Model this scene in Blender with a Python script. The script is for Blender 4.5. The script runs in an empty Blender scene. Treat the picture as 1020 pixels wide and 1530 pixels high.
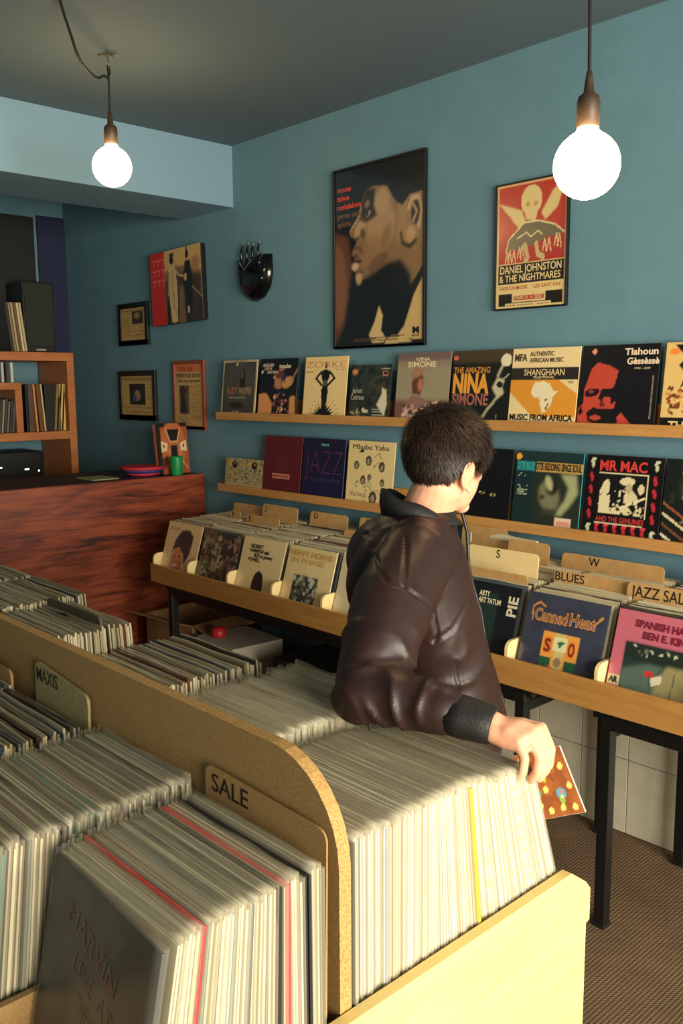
import bpy, bmesh, math, random
import numpy as np
from mathutils import Vector, Matrix, Euler, noise as mnoise
random.seed(7); rng = np.random.RandomState(5)
SC = bpy.context.scene; COL = SC.collection
R = math.radians

# ------------------------------------------------------------------ camera
camd = bpy.data.cameras.new('camera'); cam = bpy.data.objects.new('camera', camd); COL.objects.link(cam)
YAW, PITCH, ROLL, FPX = R(47.0126), R(-8.1531), R(-0.4195), 1332.19
_d = Vector((-math.sin(YAW)*math.cos(PITCH), math.cos(YAW)*math.cos(PITCH), math.sin(PITCH)))
_r = Vector((math.cos(YAW), math.sin(YAW), 0)); _u = _r.cross(_d)
_r2 = _r*math.cos(ROLL) + _u*math.sin(ROLL); _u2 = -_r*math.sin(ROLL) + _u*math.cos(ROLL)
cam.matrix_world = Matrix(((_r2.x, _u2.x, -_d.x, 0), (_r2.y, _u2.y, -_d.y, 0), (_r2.z, _u2.z, -_d.z, 1.72), (0, 0, 0, 1)))
camd.sensor_fit = 'VERTICAL'; camd.sensor_height = 36; camd.lens = 36*FPX/1530; camd.clip_start = 0.02
SC.camera = cam
# ------------------------------------------------------------------ world, lights, exposure
w = bpy.data.worlds.new('world'); SC.world = w; w.use_nodes = True
w.node_tree.nodes['Background'].inputs[0].default_value = (0.75, 0.85, 1, 1)
w.node_tree.nodes['Background'].inputs[1].default_value = 0.25
SC.view_settings.view_transform = 'Standard'; SC.view_settings.look = 'None'
SC.view_settings.exposure = 0.0; SC.view_settings.gamma = 1; SC.view_settings.use_curve_mapping = False
def area(name, loc, tgt, sx, sy, power, col):
    l = bpy.data.lights.new(name, 'AREA'); l.shape = 'RECTANGLE'; l.size = sx; l.size_y = sy; l.energy = power; l.color = col
    o = bpy.data.objects.new(name, l); COL.objects.link(o); o.location = loc
    o.rotation_euler = (Vector(tgt)-Vector(loc)).to_track_quat('-Z', 'Y').to_euler(); return o
area('window_daylight', (2.52, 0.7, 1.55), (-1.2, 1.2, 0.95), 3.0, 1.8, 430, (1, 0.92, 0.75))
BULB_STRENGTH = 46.0

# ------------------------------------------------------------------ helpers
def lin(c):
    return tuple(((x/255)/12.92 if x/255 <= 0.04045 else ((x/255+0.055)/1.055)**2.4) for x in c)
MATS = {}
def mat(name, col=(128, 128, 128), rough=0.6, metal=0, spec=0.5, coat=0, noise=None, bump=0, bscale=60, sheen=0, sub=0):
    """noise=(scale, colour2, (sx,sy,sz), detail)"""
    if name in MATS: return MATS[name]
    m = bpy.data.materials.new(name); m.use_nodes = True; nt = m.node_tree; b = nt.nodes['Principled BSDF']
    b.inputs['Base Color'].default_value = (*lin(col), 1); b.inputs['Roughness'].default_value = rough
    b.inputs['Metallic'].default_value = metal; b.inputs['Specular IOR Level'].default_value = spec
    b.inputs['Coat Weight'].default_value = coat; b.inputs['Coat Roughness'].default_value = 0.08
    b.inputs['Sheen Weight'].default_value = sheen
    if sub:
        b.inputs['Subsurface Weight'].default_value = sub; b.inputs['Subsurface Radius'].default_value = (0.012, 0.004, 0.002)
    tc = nt.nodes.new('ShaderNodeTexCoord')
    if noise:
        mp = nt.nodes.new('ShaderNodeMapping'); mp.inputs['Scale'].default_value = noise[2]
        n = nt.nodes.new('ShaderNodeTexNoise'); n.inputs['Scale'].default_value = noise[0]; n.inputs['Detail'].default_value = noise[3]
        n.inputs['Roughness'].default_value = 0.65
        if len(noise) > 4: n.inputs['Distortion'].default_value = noise[4]
        r = nt.nodes.new('ShaderNodeValToRGB'); r.color_ramp.elements[0].position = 0.32; r.color_ramp.elements[1].position = 0.68
        r.color_ramp.elements[0].color = (*lin(col), 1); r.color_ramp.elements[1].color = (*lin(noise[1]), 1)
        nt.links.new(tc.outputs['Object'], mp.inputs[0]); nt.links.new(mp.outputs[0], n.inputs[0])
        nt.links.new(n.outputs[0], r.inputs[0]); nt.links.new(r.outputs[0], b.inputs['Base Color'])
    if bump:
        n2 = nt.nodes.new('ShaderNodeTexNoise'); n2.inputs['Scale'].default_value = bscale; n2.inputs['Detail'].default_value = 4
        bp = nt.nodes.new('ShaderNodeBump'); bp.inputs['Strength'].default_value = bump; bp.inputs['Distance'].default_value = 0.004
        nt.links.new(tc.outputs['Object'], n2.inputs[0]); nt.links.new(n2.outputs[0], bp.inputs['Height']); nt.links.new(bp.outputs[0], b.inputs['Normal'])
    MATS[name] = m; return m

M_wall = mat('blue_wall_paint', (102, 142, 157), 0.75, noise=(5, (96, 135, 149), (1, 1, 1), 3), bump=0.25, bscale=90)
M_ceil = mat('ceiling_paint', (90, 108, 118), 0.85, bump=0.2, bscale=80)
M_soffit = mat('soffit_paint', (118, 152, 172), 0.8, bump=0.2, bscale=80)
M_navy = mat('navy_paint', (18, 30, 66), 0.6)
M_black = mat('black_metal', (14, 14, 15), 0.42)
M_blackm = mat('matte_black', (12, 11, 12), 0.6)
M_grey = mat('speaker_grille', (44, 48, 42), 0.9, bump=0.5, bscale=300)
M_mdf = mat('particle_board', (158, 124, 74), 0.75, noise=(260, (134, 102, 58), (1, 1, 1), 3), bump=0.15, bscale=300)
M_mdfe = mat('particle_board_edge', (190, 150, 88), 0.8, noise=(300, (140, 100, 52), (1, 1, 1), 3), bump=0.15, bscale=300)
M_pine = mat('pale_pine', (232, 205, 132), 0.55, noise=(9, (222, 192, 116), (1, 0.5, 6), 5, 0.6), bump=0.08, bscale=40)
M_ply = mat('varnished_ply', (188, 138, 74), 0.42, noise=(7, (168, 118, 60), (0.6, 4, 8), 5, 0.7))
M_ledge = mat('ledge_pine', (202, 150, 88), 0.4, noise=(6, (182, 128, 70), (0.5, 4, 9), 5, 0.8))
M_cream = mat('cream_wood', (236, 210, 150), 0.5)
M_shelf = mat('orange_shelf_wood', (196, 122, 66), 0.5, noise=(8, (176, 102, 52), (3, 0.6, 3), 5, 0.5))
M_card = mat('tab_card_board', (196, 154, 98), 0.7, noise=(30, (180, 138, 84), (1, 1, 1), 4))
M_cardg = mat('grey_card_board', (150, 136, 92), 0.75, noise=(60, (128, 116, 78), (1, 1, 1), 4))
M_tile = mat('ivory_tile', (214, 208, 186), 0.3, noise=(14, (200, 194, 170), (1, 1, 1), 4), bump=0.04)
M_grout = mat('grout', (120, 110, 92), 0.9)
M_ink = mat('black_ink', (16, 14, 14), 0.6)
M_box = mat('brown_cardboard', (150, 112, 72), 0.85, noise=(12, (136, 100, 62), (1, 1, 1), 4))
M_boxw = mat('white_card', (176, 168, 150), 0.8)
M_red = mat('red_plastic', (200, 40, 40), 0.4)
M_skin = mat('skin', (236, 178, 144), 0.5, noise=(16, (226, 160, 126), (1, 1, 1), 4), sub=0.25)
M_trouser = mat('dark_denim', (26, 30, 42), 0.9)
M_shoe = mat('shoe_leather', (24, 20, 18), 0.5)

# counter wood
def counter_mat():
    m = mat('dark_red_wood', (96, 40, 26), 0.4); nt = m.node_tree; b = nt.nodes['Principled BSDF']
    tc = nt.nodes.new('ShaderNodeTexCoord'); mp = nt.nodes.new('ShaderNodeMapping'); mp.inputs['Scale'].default_value = (1, 0.7, 3.0)
    n1 = nt.nodes.new('ShaderNodeTexNoise'); n1.inputs['Scale'].default_value = 2.4; n1.inputs['Detail'].default_value = 9; n1.inputs['Roughness'].default_value = 0.6; n1.inputs['Distortion'].default_value = 0.9
    mp2 = nt.nodes.new('ShaderNodeMapping'); mp2.inputs['Scale'].default_value = (1, 1.2, 16)
    n2 = nt.nodes.new('ShaderNodeTexNoise'); n2.inputs['Scale'].default_value = 3; n2.inputs['Detail'].default_value = 6; n2.inputs['Distortion'].default_value = 1.2
    mx = nt.nodes.new('ShaderNodeMix'); mx.data_type = 'FLOAT'; mx.inputs[0].default_value = 0.45
    r = nt.nodes.new('ShaderNodeValToRGB'); e = r.color_ramp.elements; e[0].position = 0.36; e[0].color = (*lin((46, 17, 12)), 1); e[1].position = 0.66; e[1].color = (*lin((166, 84, 48)), 1)
    k = e.new(0.48); k.color = (*lin((118, 50, 30)), 1)
    for x in (mp, mp2): nt.links.new(tc.outputs['Object'], x.inputs[0])
    nt.links.new(mp.outputs[0], n1.inputs[0]); nt.links.new(mp2.outputs[0], n2.inputs[0])
    nt.links.new(n1.outputs[0], mx.inputs[2]); nt.links.new(n2.outputs[0], mx.inputs[3]); nt.links.new(mx.outputs[0], r.inputs[0]); nt.links.new(r.outputs[0], b.inputs['Base Color'])
    return m
M_counter = counter_mat()
def carpet_mat():
    m = mat('brown_carpet', (104, 84, 60), 0.95); nt = m.node_tree; b = nt.nodes['Principled BSDF']
    tc = nt.nodes.new('ShaderNodeTexCoord')
    w1 = nt.nodes.new('ShaderNodeTexWave'); w1.bands_direction = 'X'; w1.inputs['Scale'].default_value = 26; w1.inputs['Distortion'].default_value = 1.5; w1.inputs['Detail Scale'].default_value = 8
    w2 = nt.nodes.new('ShaderNodeTexWave'); w2.bands_direction = 'Y'; w2.inputs['Scale'].default_value = 26; w2.inputs['Distortion'].default_value = 1.5; w2.inputs['Detail Scale'].default_value = 8
    n = nt.nodes.new('ShaderNodeTexNoise'); n.inputs['Scale'].default_value = 7; n.inputs['Detail'].default_value = 8
    mu = nt.nodes.new('ShaderNodeMath'); mu.operation = 'MULTIPLY'; ad = nt.nodes.new('ShaderNodeMath'); ad.operation = 'ADD'; hf = nt.nodes.new('ShaderNodeMath'); hf.operation = 'MULTIPLY'; hf.inputs[1].default_value = 0.5
    r = nt.nodes.new('ShaderNodeValToRGB'); e = r.color_ramp.elements; e[0].position = 0.2; e[0].color = (*lin((96, 74, 53)), 1); e[1].position = 0.75; e[1].color = (*lin((132, 106, 77)), 1)
    for x in (w1, w2, n): nt.links.new(tc.outputs['Object'], x.inputs[0])
    nt.links.new(w1.outputs['Fac'], mu.inputs[0]); nt.links.new(w2.outputs['Fac'], mu.inputs[1]); nt.links.new(mu.outputs[0], ad.inputs[0]); nt.links.new(n.outputs[0], ad.inputs[1])
    nt.links.new(ad.outputs[0], hf.inputs[0]); nt.links.new(hf.outputs[0], r.inputs[0]); nt.links.new(r.outputs[0], b.inputs['Base Color'])
    bp = nt.nodes.new('ShaderNodeBump'); bp.inputs['Distance'].default_value = 0.004; bp.inputs['Strength'].default_value = 0.6
    nt.links.new(ad.outputs[0], bp.inputs['Height']); nt.links.new(bp.outputs[0], b.inputs['Normal']); return m
M_carpet = carpet_mat()
def objcol_mat(name, rough, var=0.12):
    m = mat(name, (200, 200, 200), rough); nt = m.node_tree; b = nt.nodes['Principled BSDF']
    oi = nt.nodes.new('ShaderNodeObjectInfo'); tc = nt.nodes.new('ShaderNodeTexCoord'); n = nt.nodes.new('ShaderNodeTexNoise'); n.inputs['Scale'].default_value = 25; n.inputs['Detail'].default_value = 5
    r = nt.nodes.new('ShaderNodeMapRange'); r.inputs[3].default_value = 1-var; r.inputs[4].default_value = 1+var*0.4
    mx = nt.nodes.new('ShaderNodeMix'); mx.data_type = 'RGBA'; mx.blend_type = 'MULTIPLY'; mx.inputs[0].default_value = 1
    nt.links.new(tc.outputs['Object'], n.inputs[0]); nt.links.new(n.outputs[0], r.inputs[0]); nt.links.new(oi.outputs['Color'], mx.inputs[6]); nt.links.new(r.outputs[0], mx.inputs[7]); nt.links.new(mx.outputs[2], b.inputs['Base Color'])
    return m
M_sleeve = objcol_mat('card_sleeve', 0.5, 0.25)
def attr_mat(name, rough, coat):
    m = mat(name, (200, 200, 200), rough, coat=coat); nt = m.node_tree; a = nt.nodes.new('ShaderNodeAttribute'); a.attribute_name = 'Col'
    nt.links.new(a.outputs['Color'], nt.nodes['Principled BSDF'].inputs['Base Color']); return m
M_print = attr_mat('printed_sleeve', 0.35, 0.0)
M_printg = attr_mat('printed_glossy_sleeve', 0.3, 0.6)
M_printm = attr_mat('printed_matt_paper', 0.7, 0.0)
def plastic_mat(name, alpha, col, rough):
    m = bpy.data.materials.new(name); m.use_nodes = True; b = m.node_tree.nodes['Principled BSDF']
    b.inputs['Base Color'].default_value = (*lin(col), 1); b.inputs['Alpha'].default_value = alpha; b.inputs['Roughness'].default_value = rough; b.inputs['Specular IOR Level'].default_value = 0.8
    return m
M_plastic = plastic_mat('clear_plastic', 0.24, (226, 218, 192), 0.16)
M_plastic3 = plastic_mat('thin_clear_plastic', 0.14, (232, 222, 192), 0.14)
M_plastic2 = plastic_mat('clear_plastic_front', 0.05, (220, 220, 210), 0.12)
def emis_mat(name, col, s):
    m = bpy.data.materials.new(name); m.use_nodes = True; b = m.node_tree.nodes['Principled BSDF']
    b.inputs['Base Color'].default_value = (1, 1, 1, 1); b.inputs['Emission Color'].default_value = (*col, 1); b.inputs['Emission Strength'].default_value = s; return m
M_bulb = emis_mat('glowing_bulb_glass', (1, 0.66, 0.30), BULB_STRENGTH)
M_led = emis_mat('led_light', (0.8, 0.9, 1), 2.0)

def link(name, me, m=None, parent=None):
    o = bpy.data.objects.new(name, me); COL.objects.link(o)
    if m is not None:
        for q in (m if isinstance(m, (list, tuple)) else [m]): me.materials.append(q)
    if parent is not None: o.parent = parent
    return o
def tag(o, label=None, cat=None, group=None, kind=None):
    if label: o['label'] = label
    if cat: o['category'] = cat
    if group: o['group'] = group
    if kind: o['kind'] = kind
    return o
def empty(name, loc, rz=0):
    o = bpy.data.objects.new(name, None); COL.objects.link(o); o.location = loc; o.rotation_euler = (0, 0, rz); o.empty_display_size = 0.05; return o
class MB:
    def __init__(s): s.v = []; s.f = []; s.mi = []; s.sm = []
    def add(s, vs, fs, mi=0, smooth=False):
        n = len(s.v); s.v += [tuple(v) for v in vs]; s.f += [tuple(i+n for i in f) for f in fs]; s.mi += [mi]*len(fs); s.sm += [smooth]*len(fs)
    def box(s, x0, x1, y0, y1, z0, z1, mi=0, M=None, bev=0):
        if bev:
            b = min(bev, (x1-x0)*.4, (y1-y0)*.4, (z1-z0)*.4)
            bm = bmesh.new(); bmesh.ops.create_cube(bm, size=1)
            for v in bm.verts: v.co = Vector(((x0+x1)/2+v.co.x*(x1-x0), (y0+y1)/2+v.co.y*(y1-y0), (z0+z1)/2+v.co.z*(z1-z0)))
            bmesh.ops.bevel(bm, geom=bm.edges[:], offset=b, segments=2, affect='EDGES', profile=0.5)
            vs = [v.co.copy() for v in bm.verts]; bm.verts.index_update(); fs = [[v.index for v in f.verts] for f in bm.faces]; bm.free()
        else:
            vs = [Vector(p) for p in ((x0, y0, z0), (x1, y0, z0), (x1, y1, z0), (x0, y1, z0), (x0, y0, z1), (x1, y0, z1), (x1, y1, z1), (x0, y1, z1))]
            fs = [(0, 3, 2, 1), (4, 5, 6, 7), (0, 1, 5, 4), (1, 2, 6, 5), (2, 3, 7, 6), (3, 0, 4, 7)]
        if M is not None: vs = [M @ v for v in vs]
        s.add(vs, fs, mi); return s
    def prism(s, pts, axis, a, b, mi=0, smooth=False, mside=None):
        """extrude 2-D polygon along axis (0,1,2) from a to b"""
        def P(p, t):
            return {0: (t, p[0], p[1]), 1: (p[0], t, p[1]), 2: (p[0], p[1], t)}[axis]
        n = len(pts); vs = [P(p, a) for p in pts]+[P(p, b) for p in pts]
        s.add(vs, [tuple(range(n))[::-1], tuple(range(n, 2*n))], mi)
        s.add(vs, [(i, (i+1) % n, n+(i+1) % n, n+i) for i in range(n)], mi if mside is None else mside, smooth); return s
    def tube(s, pts, r, seg=8, mi=0, caps=True):
        pts = [Vector(p) for p in pts]; rs = r if isinstance(r, (list, tuple)) else [r]*len(pts)
        vs = []; N = None
        for i, p in enumerate(pts):
            t = (pts[min(i+1, len(pts)-1)]-pts[max(i-1, 0)]).normalized()
            if N is None: N = t.orthogonal().normalized()
            N = (N-t*N.dot(t)); N = N.normalized() if N.length > 1e-6 else t.orthogonal().normalized(); B = t.cross(N)
            for k in range(seg):
                a = 2*math.pi*k/seg; vs.append(p+(N*math.cos(a)+B*math.sin(a))*rs[i])
        fs = [(i*seg+k, i*seg+(k+1) % seg, (i+1)*seg+(k+1) % seg, (i+1)*seg+k) for i in range(len(pts)-1) for k in range(seg)]
        s.add(vs, fs, mi, True)
        if caps: s.add(vs, [tuple(range(seg))[::-1], tuple(range(len(vs)-seg, len(vs)))], mi)
        return s
    def lathe(s, prof, c, seg=24, mi=0, M=None):
        vs = []; fs = []
        for (r, z) in prof:
            for k in range(seg):
                a = 2*math.pi*k/seg; vs.append(Vector((r*math.cos(a), r*math.sin(a), z)))
        n = len(prof)
        for i in range(n-1):
            for k in range(seg): fs.append((i*seg+k, i*seg+(k+1) % seg, (i+1)*seg+(k+1) % seg, (i+1)*seg+k))
        fs.append(tuple(range(seg))[::-1]); fs.append(tuple(range((n-1)*seg, n*seg)))
        if M is not None: vs = [M @ v for v in vs]
        s.add([v+Vector(c) for v in vs], fs, mi, True); return s
    def ell(s, c, rad, M=None, su=20, sv=12, mi=0):
        vs = []; c = Vector(c)
        for j in range(sv+1):
            th = math.pi*j/sv
            for k in range(su):
                a = 2*math.pi*k/su; q = Vector((rad[0]*math.sin(th)*math.cos(a), rad[1]*math.sin(th)*math.sin(a), rad[2]*math.cos(th)))
                if M is not None: q = M @ q
                vs.append(q+c)
        fs = [(j*su+k, (j+1)*su+k, (j+1)*su+(k+1) % su, j*su+(k+1) % su) for j in range(sv) for k in range(su)]
        s.add(vs, fs, mi, True); return s
    def mesh(s, name):
        me = bpy.data.meshes.new(name); me.from_pydata(s.v, [], s.f)
        me.polygons.foreach_set('material_index', s.mi); me.polygons.foreach_set('use_smooth', s.sm); me.validate(); me.update(); return me
    def build(s, name, m, parent=None, loc=None):
        o = link(name, s.mesh(name), m, parent)
        if loc is not None:
            me = o.data; me.transform(Matrix.Translation(-Vector(loc))); o.location = loc
        return o
FONT_CACHE = {}
def text_geo(s, size=1.0, bold=0.0, width=None, spacing=1.0):
    """flat text as (verts, faces), baseline-left at origin, cap height about size"""
    key = (s, round(bold, 4), spacing)
    if key not in FONT_CACHE:
        cu = bpy.data.curves.new('t', 'FONT'); cu.body = s; cu.size = 1; cu.offset = bold; cu.space_character = spacing; cu.resolution_u = 3; cu.fill_mode = 'FRONT'
        o = bpy.data.objects.new('t', cu); me = o.to_mesh()
        vs = np.array([v.co[:2] for v in me.vertices]) if len(me.vertices) else np.zeros((0, 2)); fs = [tuple(p.vertices) for p in me.polygons]
        o.to_mesh_clear(); bpy.data.objects.remove(o); bpy.data.curves.remove(cu)
        FONT_CACHE[key] = (vs, fs)
    vs, fs = FONT_CACHE[key]; vs = vs.copy()/0.7*size
    if len(vs):
        vs[:, 0] -= vs[:, 0].min()
        if width: vs[:, 0] *= width/max(vs[:, 0].max(), 1e-6)
    return vs, fs

# ------------------------------------------------------------------ printed artwork
class Art:
    def __init__(s, bg, n=72, m=None):
        s.n = n; s.m = m or n; s.im = np.empty((s.m, s.n, 3)); s.im[:] = np.array(lin(bg))
        s.X, s.Y = np.meshgrid(np.linspace(0, 1, s.n), np.linspace(0, 1, s.m)); s.texts = []
    def _blur(s, k, it):
        for _ in range(it):
            k = (np.pad(k, ((1, 1), (0, 0)), 'edge')[:-2]+2*k+np.pad(k, ((1, 1), (0, 0)), 'edge')[2:])/4
            k = (np.pad(k, ((0, 0), (1, 1)), 'edge')[:, :-2]+2*k+np.pad(k, ((0, 0), (1, 1)), 'edge')[:, 2:])/4
        return k
    def _put(s, k, col, blur=0, a=1.0):
        k = k.astype(float)
        if blur: k = s._blur(k, blur)
        k = np.clip(k*a, 0, 1)[..., None]; s.im = s.im*(1-k)+np.array(lin(col))*k; return s
    def poly(s, pts, col, blur=0, a=1.0):
        ins = np.zeros(s.X.shape, bool); n = len(pts)
        for i in range(n):
            x0, y0 = pts[i]; x1, y1 = pts[(i+1) % n]
            if y0 == y1: continue
            c = ((y0 > s.Y) != (y1 > s.Y)) & (s.X < (x1-x0)*(s.Y-y0)/(y1-y0)+x0); ins ^= c
        return s._put(ins, col, blur, a)
    def rect(s, x0, y0, x1, y1, col, blur=0, a=1.0):
        return s._put((s.X >= x0) & (s.X <= x1) & (s.Y >= y0) & (s.Y <= y1), col, blur, a)
    def ell(s, cx, cy, rx, ry, col, rot=0, blur=0, a=1.0):
        c, d = math.cos(rot), math.sin(rot); u = (s.X-cx)*c+(s.Y-cy)*d; v = -(s.X-cx)*d+(s.Y-cy)*c
        return s._put((u/rx)**2+(v/ry)**2 <= 1, col, blur, a)
    def line(s, pts, wd, col, blur=0, a=1.0):
        k = np.zeros(s.X.shape, bool)
        for (x0, y0), (x1, y1) in zip(pts[:-1], pts[1:]):
            dx, dy = x1-x0, y1-y0; L = dx*dx+dy*dy+1e-9; t = np.clip(((s.X-x0)*dx+(s.Y-y0)*dy)/L, 0, 1)
            k |= (s.X-x0-t*dx)**2+(s.Y-y0-t*dy)**2 <= (wd/2)**2
        return s._put(k, col, blur, a)
    def blobs(s, reg, count, cols, r0, r1, seed=1, asp=1.0):
        q = random.Random(seed)
        for _ in range(count):
            s.ell(q.uniform(reg[0], reg[2]), q.uniform(reg[1], reg[3]), q.uniform(r0, r1), q.uniform(r0, r1)*asp, q.choice(cols), q.uniform(0, 3))
        return s
    def strokes(s, reg, rows, col, wd=0.008, seed=2, fill=0.75):
        q = random.Random(seed)
        for i in range(rows):
            y = reg[1]+(reg[3]-reg[1])*(i+0.5)/rows; x = reg[0]
            while x < reg[2]:
                l = q.uniform(0.015, 0.06)
                if q.random() < fill: s.line([(x, y), (min(x+l, reg[2]), y)], wd, col)
                x += l+0.012
        return s
    def text(s, t, x, y, size, col, width=None, bold=0.01, rot=0, align='l'):
        s.texts.append((t, x, y, size, col, width, bold, rot, align)); return s
    def mesh(s, w, h, off=0.0):
        n, m = s.n, s.m; me = bpy.data.meshes.new('print'); X = (s.X-0.5)*w; Z = s.Y*h
        co = np.stack([X, np.full_like(X, -off), Z], -1).reshape(-1, 3); i = np.arange(n*m).reshape(m, n)
        f = np.stack([i[:-1, :-1], i[:-1, 1:], i[1:, 1:], i[1:, :-1]], -1).reshape(-1, 4)
        cols = s.im.reshape(-1, 3); V = co.tolist(); F = f.tolist(); C = cols.tolist()
        for (t, x, y, size, col, width, bold, rot, align) in s.texts:
            vs, fs = text_geo(t, size*h, bold, width*w if width else None)
            if not len(vs): continue
            if align == 'c': vs = vs-np.array([vs[:, 0].max()/2, 0])
            c, d = math.cos(rot), math.sin(rot); b = len(V); L = lin(col)
            for a_, b_ in vs: V.append(((x-0.5)*w+a_*c-b_*d, -off-0.0012, y*h+a_*d+b_*c)); C.append(L)
            F += [tuple(k+b for k in q) for q in fs]
        me.from_pydata(V, [], F); at = me.attributes.new('Col', 'FLOAT_COLOR', 'POINT')
        C = np.concatenate([np.array(C), np.ones((len(C), 1))], 1); at.data.foreach_set('color', C.astype(np.float32).ravel()); me.update(); return me

# ------------------------------------------------------------------ room
def struct(o, kind='structure'): o['kind'] = kind; return o
WY = 3.0; XL = -6.06; XR = 2.6; YF = -2.4; ZC = 2.99
struct(MB().box(XL-.1, XR+.1, YF-.1, WY+.1, -0.1, 0).build('floor', M_carpet))
struct(MB().box(XL-.1, XR+.1, YF-.1, WY+.1, ZC, ZC+0.1).build('ceiling', M_ceil))
wb = struct(MB().box(XL-.1, XR+.1, WY, WY+0.1, 0, ZC).build('wall_back', M_wall))
struct(MB().box(XL-.1, XL, YF, WY, 0, ZC).build('wall_left', M_wall))
struct(MB().box(XL, XR, YF-0.1, YF, 0, ZC).build('wall_front', M_wall))
o = MB(); o.box(XR, XR+.1, YF, -1.1, 0, ZC).box(XR, XR+.1, 2.5, WY, 0, ZC).box(XR, XR+.1, -1.1, 2.5, 0, 0.45).box(XR, XR+.1, -1.1, 2.5, 2.6, ZC)
struct(o.build('wall_right', M_wall))
o = MB()
for y in (-1.1, 0.1, 1.3, 2.45): o.box(XR+.02, XR+.08, y, y+.05, .45, 2.6)
o.box(XR+.02, XR+.08, -1.1, 2.5, .45, .5).box(XR+.02, XR+.08, -1.1, 2.5, 2.55, 2.6)
struct(o.build('window_1', M_cream))
struct(MB().box(-4.54, -4.06, YF, WY, 2.672, ZC-0.001).build('ceiling_soffit', M_soffit))
struct(MB().box(XL, XL+0.02, 2.80, WY, 0, 2.88).build('trim_1', M_navy))
# tiled lower wall: one tile mesh shared
gb = MB().box(-2.24, XR, WY-0.006, WY-0.001, 0, 0.885).build('tile_grout', M_grout, wb)
tm = MB().box(0.0016, 0.2004, -0.007, 0, 0.0016, 0.2934, bev=0.0015).mesh('tile'); tm.materials.append(M_tile)
for i in range(10, 26):
    for k in range(3):
        t = bpy.data.objects.new('tile', tm); COL.objects.link(t); t.parent = wb
        t.location = (-1.82+0.202*(i-12), WY-0.006, 0.006+0.295*k-0.005)

# ------------------------------------------------------------------ counter
ct = empty('shop_counter', (-4.7, 1.0, 0))
def part(mb, name, m, parent):
    o = mb.build(name, m); mi = parent.matrix_basis.inverted() if False else None
    o.parent = parent; o.matrix_parent_inverse = Matrix.Translation(parent.location).inverted() if parent.rotation_euler.z == 0 else parent.matrix_basis.inverted(); return o
tag(ct, 'dark red-brown wooden shop counter running to the poster wall', 'counter')
part(MB().box(-4.42, -4.385, -1.0, 2.985, 0.02, 1.205, bev=0.003), 'front_panel', M_counter, ct)
part(MB().box(-5.02, -4.425, -1.0, 2.985, 1.165, 1.20, bev=0.003), 'countertop', M_blackm, ct)
part(MB().box(-5.0, -4.43, 2.92, 2.95, 0.0, 1.165).box(-5.0, -4.43, -1.0, -0.97, 0, 1.165), 'side_panel', M_counter, ct)

# ------------------------------------------------------------------ shelf unit behind counter
su = empty('wall_shelf_unit', (-5.8, 2.0, 0)); tag(su, 'orange-brown open wooden shelf unit behind the counter', 'shelf')
x0, x1 = -6.03, -5.6
part(MB().box(x0, x1, 0.6, 2.80, 1.885, 1.94, bev=.003), 'top_board', M_shelf, su)
part(MB().box(x0, x1, 2.75, 2.80, 0.0, 1.885, bev=.003), 'side_panel', M_shelf, su)
part(MB().box(x0, x1, 0.6, 2.75, 1.373, 1.427, bev=.003), 'shelf_board', M_shelf, su)
part(MB().box(x0, x1, 0.6, 2.435, 1.70, 1.745, bev=.003), 'shelf_board', M_shelf, su)
part(MB().box(x0, x1, 2.39, 2.435, 1.427, 1.70, bev=.003), 'upright', M_shelf, su)
part(MB().box(x0, x1, 0.6, 2.75, 0.93, 0.975, bev=.003), 'shelf_board', M_shelf, su)
part(MB().box(x0, x1, 0.6, 0.65, 0, 1.885, bev=.003), 'side_panel', M_shelf, su)
# black cabinet + speaker on top
bc = MB().box(-6.035, -5.92, 2.42, 2.72, 1.942, 2.84, bev=.004).build('tall_black_panel', M_blackm, None, (-5.97, 2.57, 1.942)); tag(bc, 'tall black panel standing on the shelf unit against the wall', 'panel')
sp = empty('hifi_speaker', (-5.75, 2.6, 1.94)); tag(sp, 'dark grey loudspeaker with silver badge on top of the shelf unit', 'speaker')
part(MB().box(-5.90, -5.66, 2.50, 2.71, 1.942, 2.39, bev=.006), 'cabinet', M_blackm, sp)
part(MB().box(-5.662, -5.652, 2.51, 2.70, 1.98, 2.38, bev=.004), 'grille', M_grey, sp)
o = part(MB().box(-5.652, -5.649, 2.57, 2.635, 1.952, 1.962), 'badge', M_boxw, sp); o['label'] = 'silver badge'
# black hi-fi boxes
am = empty('amplifier', (-5.8, 2.2, 0.975)); tag(am, 'black hi-fi unit with small lights in the lower shelf bay', 'amplifier')
part(MB().box(-5.98, -5.66, 1.95, 2.58, 0.976, 1.30, bev=.008), 'case', M_black, am)
part(MB().box(-5.66, -5.657, 2.28, 2.30, 1.20, 1.208).box(-5.66, -5.657, 2.45, 2.478, 1.18, 1.19).box(-5.66, -5.657, 2.54, 2.55, 1.165, 1.175), 'indicator_light', M_led, am)
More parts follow.
